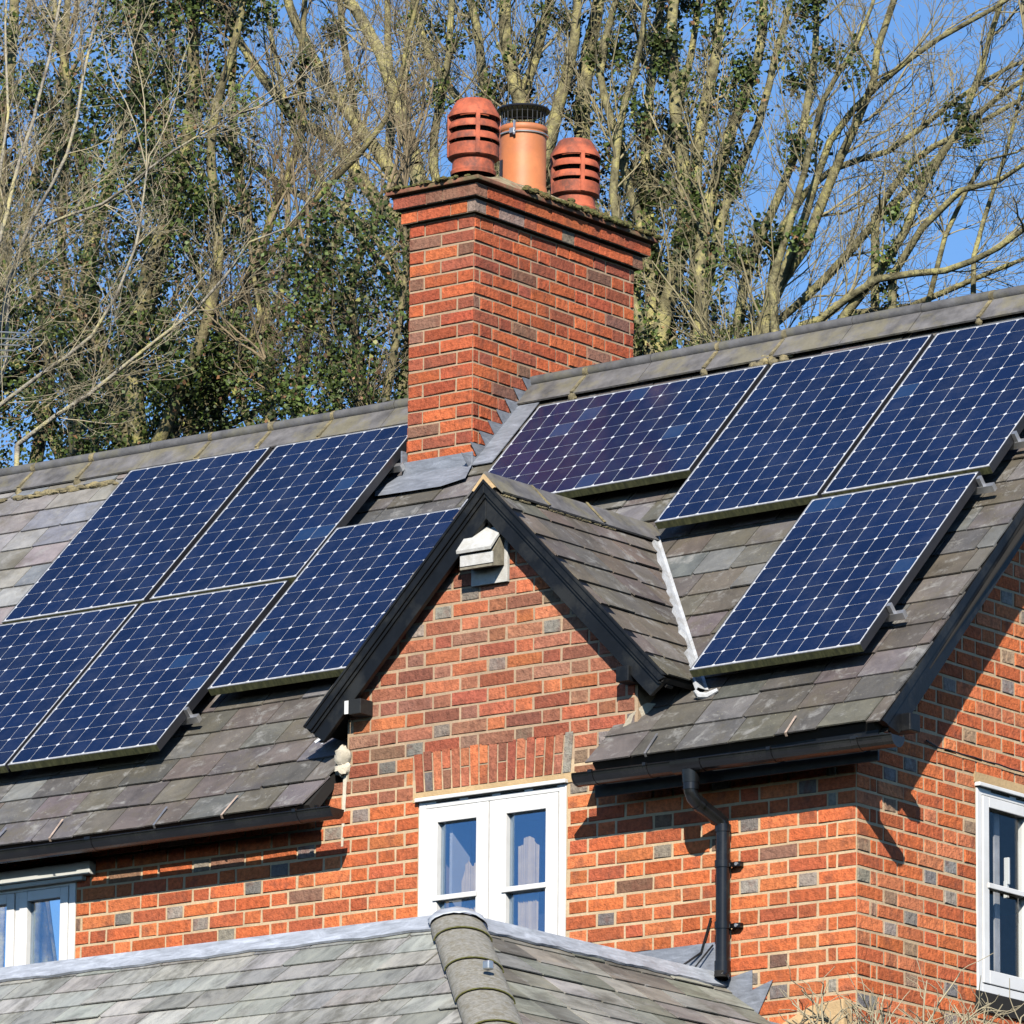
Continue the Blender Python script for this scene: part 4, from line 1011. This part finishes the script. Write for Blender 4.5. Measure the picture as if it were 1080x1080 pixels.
# ------------------------------------------------------------------ trees beyond the house
LIMBS = json.loads('''{"pale":[[0.05,0,[[-15.9,11.2,6.59],[-15.65,11.2,7.7],[-15.45,11.2,8.44],[-15.3,11.2,8.93],[-15.13,11.2,9.61],[-15.09,11.2,10.06]]],[0.045,0,[[-16.16,11.6,6.55],[-15.92,11.6,7.56],[-15.66,11.6,8.07],[-15.32,11.6,8.51],[-15.18,11.6,9.1],[-15.05,11.6,9.77],[-15.02,11.6,10.15]]],[0.045,0,[[-15.67,11.0,6.29],[-15.43,11.0,6.44],[-15.05,11.0,6.61],[-14.53,11.0,6.83],[-14.28,11.0,7.12],[-14.11,11.0,7.46],[-14.07,11.0,7.63],[-14.0,11.0,8.03]]],[0.045,0,[[-15.06,10.8,6.02],[-14.69,10.8,6.19],[-14.34,10.8,6.32],[-13.82,10.8,6.59],[-13.38,10.8,6.82],[-13.06,10.8,7.07],[-12.88,10.8,7.26],[-12.53,10.8,7.31]]],[0.04,0,[[-16.33,11.8,6.47],[-16.1,11.8,7.04],[-16.08,11.8,7.64],[-15.75,11.8,8.04],[-15.13,11.8,8.13],[-14.48,11.8,8.44],[-13.83,11.8,8.63]]],[0.04,0,[[-16.62,12.0,7.0],[-16.46,12.0,8.12],[-16.3,12.0,9.09],[-16.37,12.0,9.87],[-16.34,12.0,10.41]]]],"ivycolumn":[[0.14,9,[[-16.56,14.0,6.47],[-16.58,14.0,7.4],[-16.51,14.0,8.33],[-16.28,14.0,9.24],[-16.11,14.0,10.0],[-16.03,14.0,10.94]]],[0.12,8,[[-16.81,14.3,6.56],[-17.14,14.3,7.55],[-17.37,14.3,8.53],[-17.24,14.3,9.47],[-17.01,14.3,10.23],[-16.94,14.3,11.19]]],[0.1,3,[[-16.39,13.8,6.41],[-16.06,13.8,7.06],[-15.79,13.8,7.79],[-15.71,13.8,8.48],[-15.69,13.8,9.18],[-15.5,13.8,9.85],[-15.38,13.8,10.69]]],[0.08,2,[[-17.22,14.4,7.58],[-17.75,14.4,8.45],[-17.88,14.4,9.27],[-17.81,14.4,10.15],[-17.94,14.4,11.07]]],[0.08,7,[[-16.4,14.2,7.18],[-15.77,14.2,7.41],[-15.58,14.2,7.85],[-15.67,14.2,8.25]]]],"darkcorner":[[0.14,6,[[-19.26,15.0,7.02],[-19.19,15.0,8.15],[-19.02,15.0,9.18],[-18.94,15.0,9.99],[-18.86,15.0,10.72],[-19.05,15.0,11.75]]],[0.1,6,[[-18.9,15.3,7.03],[-18.77,15.3,7.82],[-18.84,15.3,8.57],[-18.97,15.3,9.24],[-18.78,15.3,9.95],[-18.69,15.3,10.43]]],[0.08,6,[[-19.73,15.5,8.0],[-18.9,15.5,8.21],[-18.47,15.5,7.82],[-18.56,15.5,7.43]]]],"leftleaning":[[0.16,0,[[-14.77,16.0,6.61],[-15.08,16.0,8.39],[-15.29,16.0,9.4],[-15.64,16.0,10.0],[-15.91,16.0,10.49],[-16.25,16.0,11.08],[-16.52,16.0,11.54]]],[0.14,0,[[-15.0,16.3,6.7],[-15.61,16.3,8.86],[-15.94,16.3,9.55],[-16.31,16.3,9.95],[-16.6,16.3,10.34],[-16.86,16.3,10.89],[-17.01,16.3,11.38],[-17.07,16.3,11.72]]],[0.1,0,[[-15.64,16.2,9.0],[-16.04,16.2,9.39],[-16.45,16.2,9.86],[-16.96,16.2,10.19],[-17.36,16.2,10.75],[-17.65,16.2,11.3],[-17.77,16.2,11.82]]],[0.09,1,[[-14.61,15.8,6.55],[-14.83,15.8,8.31],[-15.13,15.8,9.33],[-15.02,15.8,9.77],[-14.87,15.8,10.23],[-14.84,15.8,10.7],[-14.83,15.8,11.18]]],[0.07,0,[[-16.1,16.5,9.63],[-16.07,16.5,10.19],[-16.15,16.5,10.78],[-16.17,16.5,11.61]]],[0.06,0,[[-14.68,15.5,7.44],[-15.38,15.5,8.64],[-15.98,15.5,9.3],[-16.39,15.5,10.09],[-16.71,15.5,11.04]]],[0.06,0,[[-15.23,15.7,8.11],[-15.83,15.7,8.92],[-16.44,15.7,9.34],[-17.21,15.7,9.87],[-17.68,15.7,10.27],[-18.22,15.7,11.11]]]],"ashstem":[[0.085,1,[[-17.0,15.0,6.72],[-16.73,15.0,7.63],[-16.33,15.0,8.36],[-16.11,15.0,8.97],[-15.88,15.0,9.49],[-15.79,15.0,10.19],[-15.71,15.0,11.06]]],[0.06,0,[[-16.86,15.1,7.67],[-16.52,15.1,8.18],[-16.04,15.1,8.74],[-15.56,15.1,9.14],[-15.08,15.1,9.54],[-14.8,15.1,10.2],[-14.61,15.1,10.81]]],[0.05,0,[[-16.83,14.9,7.15],[-15.96,14.9,7.81],[-15.09,14.9,8.15],[-14.52,14.9,8.61]]],[0.05,0,[[-16.75,14.8,7.04],[-15.77,14.8,7.29],[-15.19,14.8,7.52],[-14.52,14.8,7.81]]]],"ivybush":[[0.09,8,[[-13.7,13.2,5.93],[-13.67,13.2,6.82],[-13.78,13.2,7.59],[-13.6,13.2,8.09],[-13.55,13.2,8.23]]],[0.07,7,[[-13.86,13.4,5.99],[-14.16,13.4,6.93],[-14.36,13.4,7.57],[-14.46,13.4,7.96]]],[0.07,8,[[-13.54,13.0,5.87],[-13.23,13.0,6.72],[-13.11,13.0,7.44],[-13.16,13.0,7.9]]],[0.06,6,[[-13.91,13.1,6.54],[-14.38,13.1,6.75],[-14.57,13.1,7.08]]]],"potscentre":[[0.17,4,[[-14.57,17.0,6.78],[-14.68,17.0,8.54],[-14.84,17.0,9.54],[-14.99,17.0,10.13],[-15.14,17.0,10.73],[-15.25,17.0,11.57]]],[0.18,8,[[-14.79,17.3,6.86],[-14.63,17.3,8.6],[-14.57,17.3,9.56],[-14.55,17.3,10.37],[-14.59,17.3,11.03],[-14.62,17.3,11.53]]],[0.12,4,[[-14.64,17.1,6.81],[-15.05,17.1,8.62],[-15.35,17.1,9.48],[-15.61,17.1,10.34],[-15.72,17.1,11.02],[-15.78,17.1,11.69]]],[0.1,1,[[-14.68,16.8,9.47],[-14.54,16.8,10.01],[-14.45,16.8,10.56],[-14.43,16.8,11.29]]],[0.09,3,[[-15.2,16.9,9.41],[-15.01,16.9,10.19],[-14.82,16.9,10.81],[-14.73,16.9,11.45]]],[0.09,2,[[-15.28,17.4,8.72],[-15.69,17.4,9.93],[-16.2,17.4,10.68],[-16.51,17.4,11.31],[-16.67,17.4,11.85]]]],"manystem":[[0.14,3,[[-13.25,16.5,6.5],[-13.35,16.5,7.71],[-13.26,16.5,8.22],[-13.14,16.5,8.64],[-13.07,16.5,9.59],[-13.11,16.5,10.57],[-13.16,16.5,11.06]]],[0.13,4,[[-13.47,16.8,6.59],[-13.28,16.8,7.5],[-13.21,16.8,7.82],[-13.08,16.8,9.02],[-13.01,16.8,9.91],[-13.0,16.8,10.62],[-12.97,16.8,11.1]]],[0.12,4,[[-13.1,16.3,6.45],[-12.69,16.3,7.7],[-12.66,16.3,8.48],[-12.51,16.3,9.31],[-12.28,16.3,9.9],[-12.19,16.3,10.36],[-12.1,16.3,10.81]]],[0.1,2,[[-13.32,16.6,6.53],[-13.52,16.6,8.28],[-13.71,16.6,9.1],[-13.79,16.6,9.59],[-13.91,16.6,10.09],[-13.77,16.6,10.71],[-13.73,16.6,11.11]]],[0.11,6,[[-13.54,16.9,6.62],[-13.55,16.9,8.03],[-13.65,16.9,9.16],[-13.7,16.9,9.97],[-13.66,16.9,10.77],[-13.64,16.9,11.25]]],[0.08,2,[[-13.03,16.2,7.19],[-13.46,16.2,8.58],[-13.53,16.2,9.22],[-13.47,16.2,9.76],[-13.31,16.2,10.21],[-13.24,16.2,10.84]]],[0.08,2,[[-12.81,16.4,7.9],[-12.53,16.4,8.71],[-12.26,16.4,9.37],[-12.12,16.4,9.98],[-11.94,16.4,10.57]]],[0.09,5,[[-13.61,17.0,6.65],[-13.9,17.0,7.79],[-13.96,17.0,8.43],[-13.86,17.0,9.06],[-13.63,17.0,9.5],[-13.3,17.0,10.25],[-13.21,17.0,11.03]]]],"spreading":[[0.11,0,[[-11.34,15.0,5.96],[-11.23,15.0,7.3],[-10.9,15.0,7.83],[-10.66,15.0,8.28],[-10.37,15.0,8.7],[-10.16,15.0,9.03],[-10.09,15.0,9.26],[-9.94,15.0,9.63],[-9.8,15.0,9.99]]],[0.09,0,[[-11.49,15.2,6.02],[-11.23,15.2,7.29],[-10.94,15.2,7.48],[-10.6,15.2,7.76],[-10.3,15.2,8.03],[-9.94,15.2,8.28],[-9.58,15.2,8.62],[-9.23,15.2,9.25],[-8.99,15.2,9.74]]],[0.09,0,[[-11.2,14.8,5.91],[-10.68,14.8,7.13],[-10.52,14.8,7.16],[-10.02,14.8,7.41],[-9.46,14.8,7.39],[-8.98,14.8,7.49],[-8.53,14.8,7.68]]],[0.06,0,[[-10.45,15.1,7.27],[-9.94,15.1,7.25],[-9.52,15.1,7.34],[-9.07,15.1,7.43],[-8.64,15.1,7.5]]],[0.1,6,[[-11.56,15.3,6.05],[-11.62,15.3,7.37],[-11.38,15.3,8.1],[-11.13,15.3,8.68],[-11.01,15.3,9.43],[-10.96,15.3,10.12]]],[0.08,3,[[-10.75,14.9,6.75],[-10.3,14.9,7.23],[-10.02,14.9,7.5],[-9.8,14.9,7.77],[-9.66,14.9,8.1],[-9.44,14.9,8.4],[-9.01,14.9,8.7],[-8.5,14.9,8.91]]],[0.07,0,[[-11.23,15.0,7.3],[-10.82,15.0,8.05],[-10.55,15.0,8.61],[-10.11,15.0,8.99],[-9.59,15.0,9.27],[-9.16,15.0,9.42],[-8.64,15.0,9.63]]],[0.07,0,[[-11.54,15.4,7.27],[-11.28,15.4,8.14],[-10.83,15.4,8.52],[-10.3,15.4,8.59],[-9.77,15.4,8.88],[-9.25,15.4,9.09],[-8.82,15.4,9.16]]],[0.06,0,[[-10.3,15.2,8.03],[-9.99,15.2,8.41],[-9.55,15.2,8.57],[-8.95,15.2,8.76],[-8.61,15.2,8.85]]],[0.06,0,[[-9.96,14.9,7.45],[-9.7,14.9,7.78],[-9.36,14.9,8.02],[-9.01,14.9,8.04],[-8.5,14.9,8.25]]],[0.06,1,[[-10.95,14.7,7.48],[-10.61,14.7,8.32],[-10.43,14.7,8.82],[-10.12,14.7,9.22],[-9.9,14.7,9.78]]],[0.05,0,[[-9.33,15.1,6.44],[-9.32,15.1,7.54],[-9.15,15.1,8.03],[-8.97,15.1,8.6],[-8.88,15.1,9.1]]],[0.05,0,[[-9.93,15.1,6.82],[-9.71,15.1,7.31],[-9.58,15.1,7.73],[-9.23,15.1,8.27],[-8.93,15.1,8.29]]]],"backdrop":[[0.13,3,[[-20.81,21.0,8.38],[-21.19,21.0,10.39],[-21.39,21.0,11.78],[-21.59,21.0,13.19],[-21.66,21.0,13.76]]],[0.12,2,[[-19.88,21.5,8.35],[-19.69,21.5,10.28],[-19.83,21.5,11.64],[-19.74,21.5,12.99],[-19.69,21.5,13.53]]],[0.12,1,[[-20.81,21.0,8.38],[-20.4,21.0,10.28],[-20.09,21.0,11.57],[-20.17,21.0,12.94],[-20.13,21.0,13.48]]],[0.1,3,[[-21.62,22.0,8.68],[-22.58,22.0,10.54],[-23.08,22.0,11.83],[-23.46,22.0,13.02],[-23.62,22.0,14.28]]]],"backivy":[[0.13,2,[[-22.45,20.0,8.4],[-22.39,20.0,10.36],[-22.55,20.0,11.74],[-22.65,20.0,13.13],[-22.72,20.0,13.7]]],[0.12,4,[[-22.88,20.5,8.56],[-22.12,20.5,10.16],[-21.81,20.5,11.28],[-21.84,20.5,12.38],[-21.87,20.5,13.58]]],[0.12,6,[[-22.71,20.3,8.49],[-21.03,20.3,9.15],[-20.38,20.3,9.86],[-20.28,20.3,10.46]]],[0.12,7,[[-22.79,20.4,8.53],[-23.52,20.4,9.71],[-23.92,20.4,11.05],[-24.09,20.4,12.55]]]]}''')
BARK = {'pale': bark_mat('pale_lichen_bark', (.16,.14,.11), (.36,.33,.27), (.52,.46,.22), 4),
        'grey': bark_mat('lichen_bark', (.08,.07,.04), (.22,.20,.11), (.42,.38,.15), 7),
        'brown': bark_mat('brown_bark', (.08,.07,.04), (.19,.165,.09), (.34,.31,.12), 5)}
M_TWIG = {'pale': plain('pale_twig', (.37,.32,.21), .85, .3, 2), 'grey': plain('grey_twig', (.27,.235,.135), .85, .35, 1.5), 'brown': plain('brown_twig', (.20,.155,.09), .85, .35, 1.5)}
M_IVY = leaf_mat('ivy_leaf', 0, 0)

def resample(pts, step):
    P = [Vector(p) for p in pts]; out = [P[0]]
    # Catmull-Rom through the points
    for i in range(len(P)-1):
        a = P[max(i-1, 0)]; b_ = P[i]; c = P[i+1]; d = P[min(i+2, len(P)-1)]
        n = max(1, int((c-b_).length/step))
        for k in range(1, n+1):
            t = k/n; t2 = t*t; t3 = t2*t
            out.append(.5*((2*b_)+(c-a)*t+(2*a-5*b_+4*c-d)*t2+(3*b_-a-3*c+d)*t3))
    return out
class Tubes:
    """many thin branches in one mesh, kept light: plain lists"""
    def __init__(s): s.v = []; s.f = []
    def add(s, pts, r0, r1, sides):
        n = len(pts); b = len(s.v); V = s.v; F = s.f
        t = (pts[-1]-pts[0]); 
        if t.length < 1e-6: return
        t.normalize(); a = t.orthogonal().normalized(); q_ = t.cross(a)
        cs = CS[sides]
        for i, p in enumerate(pts):
            r = r0+(r1-r0)*i/(n-1)
            for (c_, s_) in cs: V.append((p.x+(a.x*c_+q_.x*s_)*r, p.y+(a.y*c_+q_.y*s_)*r, p.z+(a.z*c_+q_.z*s_)*r))
        for i in range(n-1):
            o = b+i*sides
            for k in range(sides):
                k2 = (k+1) % sides; F.append((o+k, o+k2, o+sides+k2, o+sides+k))
    def build(s, name, m, parent, smooth=True):
        me = bpy.data.meshes.new(name); me.from_pydata(s.v, [], s.f); me.materials.append(m)
        me.polygons.foreach_set('use_smooth', [smooth]*len(s.f))
        o = bpy.data.objects.new(name, me); COL.objects.link(o); o.parent = parent
        o.matrix_parent_inverse = Matrix.Translation(-parent.location); return o
CS = {k: [(math.cos(2*math.pi*i/k), math.sin(2*math.pi*i/k)) for i in range(k)] for k in (3, 4, 5, 6, 8, 10)}

def grow(tb, p, d, L, r, level, rn, maxlev, up, kink):
    """one branch as a kinked polyline with side shoots"""
    n = (7, 5, 3)[min(level, 2)] if level < 3 else 2
    pts = [p]; q_ = p; dirs = []
    for i in range(n):
        d = (d+Vector((rn.uniform(-1,1), rn.uniform(-1,1), rn.uniform(-1,1)))*kink+Vector((0,0,up))).normalized()
        q_ = q_+d*(L/n); pts.append(q_); dirs.append(d)
    tb.add(pts, r, max(.0019, r*.38), (5, 4, 3, 3)[min(level, 3)])
    if level >= maxlev: return
    m = (6, 5, 4)[min(level, 2)]
    for j in range(m):
        t = .18+.82*(j+rn.random()*.8)/m; f = t*n; i = min(n-1, int(f)); bp = pts[i].lerp(pts[i+1], min(1, f-i)); bd = dirs[i]
        perp = bd.cross(Vector((rn.uniform(-1,1), rn.uniform(-1,1), rn.uniform(-1,1))))
        if perp.length < 1e-3: continue
        nd = (bd*rn.uniform(.5, .9)+perp.normalized()*rn.uniform(.45, .85)).normalized()
        grow(tb, bp, nd, L*rn.uniform(.38, .62)*(1.1-t*.4), max(.0017, r*rn.uniform(.4, .55)*(1.1-.5*t)), level+1, rn, maxlev, up, kink)

def leaves(pts, rn, count, spread, size, dark):
    V = []; F = []; C = []
    n = len(pts)
    clumps = []
    nc = max(3, count//130)
    for i in range(nc):
        c = pts[rn.randrange(n)]; a = rn.uniform(0, 6.283); rr_ = spread*rn.random()**.6
        clumps.append((c+Vector((math.cos(a)*rr_, math.sin(a)*rr_, rn.uniform(-.2,.2))), rn.uniform(.08, .19)*(.6+spread), rn.uniform(.45, 1.5)))
    for i in range(count):
        c, cr, tone = clumps[rn.randrange(nc)]
        p = c+Vector((rn.gauss(0, cr*.6), rn.gauss(0, cr*.6), rn.gauss(0, cr*.75)))
        s = size*rn.uniform(.6, 1.3)
        nrm = Vector((rn.gauss(0,.8)+.35, rn.gauss(0,.8)-.5, rn.gauss(0,.6)+.5)).normalized(); a = nrm.orthogonal().normalized(); b_ = nrm.cross(a)
        th = rn.uniform(0, 6.283); u = (a*math.cos(th)+b_*math.sin(th))*s; w = (b_*math.cos(th)-a*math.sin(th))*s
        k = len(V)
        for q_ in (p-u*.5, p+w*.45-u*.1, p+u*.62, p-w*.45-u*.1): V.append((q_.x, q_.y, q_.z))
        F.append((k, k+1, k+2, k+3))
        g = tone*rn.uniform(.5, 1.7); r_ = rn.random()
        if r_ < .05: C.append((.16*g, .16*g, .05*g, 1))
        elif r_ < .09: C.append((.13*g, .07*g, .035*g, 1))
        else: C.append((.042*g, .062*g, .014*g, 1))
    return V, F, C

def build_tree(key, name, label, cat, bark, base, ivyscale=1.0, twigs=1.0, maxlev=3, up=.10, seed=1, group='trees behind the house', lsize=.036, side_len=1.5, spread=.30, rscale=.60):
    rn = random.Random(seed); L = LIMBS[key]
    root = empty(name, (base[0], base[1], -4.6), label, cat, group)
    tr = Tubes(); tb = Tubes(); V = []; F = []; C = []
    for (r0, ivy, pts) in L:
        r0 *= rscale
        P = resample(pts, .22)
        # run the limb down to the root, below what the roof hides
        ph = rn.uniform(0, 6); amp = r0*.5
        Q = [p+Vector((math.sin(i*.55+ph)*amp+rn.uniform(-.012,.012), math.cos(i*.43+ph)*amp*2, 0)) for i, p in enumerate(P)]
        n = len(Q); a = tr; start = Q[0]; b0 = Vector((base[0]+(start.x-base[0])*.15, base[1], -4.6))
        trunk = [b0, b0.lerp(start, .35)+Vector((0,0,.6)), b0.lerp(start, .75)+Vector((0,0,.5)), start]
        if start.z < 8.9: tr.add(trunk, r0*1.7, r0*1.08, 10)
        for i in range(0, n-1, 6):
            seg = Q[i:i+7]
            if len(seg) < 2: continue
            ra = r0*(1-.62*i/n); rb = r0*(1-.62*min(n, i+6)/n)
            tr.add(seg, ra*rn.uniform(1.0, 1.06), rb, 10 if r0 > .07 else 8)
        # side branches
        step = max(1, int(1/twigs)); cnt = int(n*twigs*1.1)
        for j in range(cnt):
            i = rn.randrange(1, n-1); t = i/n; d0 = (Q[i+1]-Q[i-1]).normalized()
            perp = d0.cross(Vector((rn.uniform(-1,1), rn.uniform(-1,1), rn.uniform(-1,1)))).normalized()
            d = (d0*rn.uniform(.5,1)+perp*rn.uniform(.4,.9)).normalized(); Ls = side_len*rn.uniform(.35, 1)*(1.1-.5*t)
            grow(tb, Q[i], d, Ls, max(.0045, min(r0*.26, .017)*rn.uniform(.45, 1)), 0, rn, maxlev-1 if maxlev > 1 else 1, up, .20)
        # the limb's own end keeps branching
        for j in range(3): grow(tb, Q[-1], (Q[-1]-Q[-3]).normalized()+Vector((rn.uniform(-.4,.4), rn.uniform(-.4,.4), rn.uniform(-.2,.4))), side_len*1.1, r0*.35, 0, rn, maxlev-1, up, .18)
        if ivy:
            c = int(n*ivy*48*ivyscale); v, f, cc = leaves(Q, rn, c, spread*(.35+ivy/9), lsize, 1)
            k = len(V); V += v; F += [(p+k, q_+k, r_+k, s_+k) for p, q_, r_, s_ in f]; C += cc
    tr.build('trunk', BARK[bark], root); tb.build('branches', M_TWIG[bark], root)
    if F:
        me = bpy.data.meshes.new('ivy'); me.from_pydata(V, [], F); me.materials.append(M_IVY)
        at = me.attributes.new('Col', 'FLOAT_COLOR', 'FACE'); at.data.foreach_set('color', [x for c in C for x in c])
        o = bpy.data.objects.new('ivy', me); COL.objects.link(o); o.parent = root; o.matrix_parent_inverse = Matrix.Translation(-root.location)
    return len(tb.f), len(F)
TR = [
 ('pale', 'bare_tree', 'pale lichen-covered bare tree in front of the dark ivy at the far left', 'tree', 'pale', (-15.9, 11.5), dict(twigs=1.3, seed=3, side_len=1.15, up=.05, rscale=.42)),
 ('ivycolumn', 'ivy_clad_tree', 'tallest dark green ivy-smothered tree left of the chimney, above the left roof', 'tree', 'brown', (-14.6, 14), dict(ivyscale=1.6, twigs=.8, seed=4, spread=.50, side_len=1.1)),
 ('darkcorner', 'ivy_clad_tree', 'dark ivy-covered tree at the left edge behind the pale branches', 'tree', 'brown', (-16.5, 15), dict(ivyscale=1.3, twigs=.7, seed=5, spread=.42)),
 ('leftleaning', 'bare_tree', 'bare tree whose thick yellowish limbs lean left, just left of the chimney pots', 'tree', 'grey', (-13.6, 16), dict(twigs=.85, seed=6, rscale=.62)),
 ('ashstem', 'bare_tree', 'slim bare tree rising from the left roof ridge towards the upper middle', 'tree', 'brown', (-14.6, 15), dict(twigs=1.0, seed=7, side_len=1.3)),
 ('ivybush', 'ivy_bush', 'rounded ivy mass directly left of the chimney stack', 'shrub', 'brown', (-12.6, 13.2), dict(ivyscale=1.1, twigs=1.3, seed=8, spread=.45, side_len=.9)),
 ('potscentre', 'ivy_clad_tree', 'thick ivy-streaked trunks directly behind the chimney pots', 'tree', 'grey', (-12.6, 17), dict(ivyscale=.9, twigs=.8, seed=9, spread=.24)),
 ('manystem', 'ivy_clad_tree', 'many-stemmed tree with ivy rising just right of the chimney stack', 'tree', 'grey', (-11.6, 16.5), dict(ivyscale=1.0, twigs=.8, seed=10, spread=.22, side_len=1.2)),
 ('spreading', 'bare_tree', 'wide bare tree fanning its branches to the right against the blue sky', 'tree', 'grey', (-10.2, 15), dict(ivyscale=.9, twigs=1.05, seed=11, up=.07, side_len=1.35, spread=.20, rscale=.52)),
 ('backdrop', 'bare_tree', 'farthest thin bare tree seen between the limbs left of the chimney', 'tree', 'brown', (-15.6, 21.3), dict(ivyscale=.8, twigs=.5, seed=12, rscale=.5)),
 ('backivy', 'ivy_clad_tree', 'farther ivy-covered tree filling the gaps behind the dark green one', 'tree', 'brown', (-17.8, 20.2), dict(ivyscale=1.1, twigs=.4, seed=13, spread=.5, rscale=.5)),
]
for key, nm, lb, cat, bk, base, kw in TR:
    build_tree(key, nm, lb, cat, bk, base, **kw)

# ------------------------------------------------------------------ bare climbing shrub at the foot of the side wall
rn = random.Random(44)
sh = empty('bare_shrub', (.35, .45, -4.9), 'tangle of leafless pale twigs in front of the corner brickwork at the bottom right', 'shrub')
st = Tubes(); tw = Tubes()
for i in range(80):
    bx = rn.uniform(-.1, .6); by = rn.uniform(-.5, 1.5); 
    st.add([Vector((.35, .45, -4.9)), Vector((lerp(.35, bx, .5), lerp(.45, by, .5), -3)), Vector((bx, by, -1.75))], .014, .007, 5)
    grow(tw, Vector((bx, by, -1.42)), Vector((rn.uniform(-.6,.6), rn.uniform(-.6,.9), .8)).normalized(), rn.uniform(.30, .62), .009, 0, rn, 1, .02, .45)
st.build('stems', M_TWIG['pale'], sh); tw.build('twigs', M_TWIG['pale'], sh)

# ------------------------------------------------------------------ television aerial at the left edge
ae = empty('television_aerial', (-12.3, 6.5, -4.6), 'silver television aerial with thin rods at the left edge against the trees', 'aerial')
b = MB()
b.tube([(-12.3, 6.5, -4.6), (-12.3, 6.5, 5.75)], .018, 8); b.build('mast', M_METAL, ae, smooth=True)
b = MB(); b.tube([(-12.35, 6.5, 5.66), (-11.6, 6.5, 5.50)], .008, 6); b.build('boom', M_METAL, ae)
for i, (x0, z0, x1, z1) in enumerate([(-11.9,5.545,-11.205,5.415),(-11.9,5.50,-11.27,5.385),(-11.9,5.46,-11.315,5.352),(-11.9,5.415,-11.36,5.325),(-11.9,5.37,-11.405,5.292),(-11.85,5.28,-11.34,5.44)]):
    b = MB(); b.tube([(x0, 6.5+.01*i, z0), (x1, 6.5+.01*i, z1)], .0055, 6); b.build('rod', M_METAL, ae)
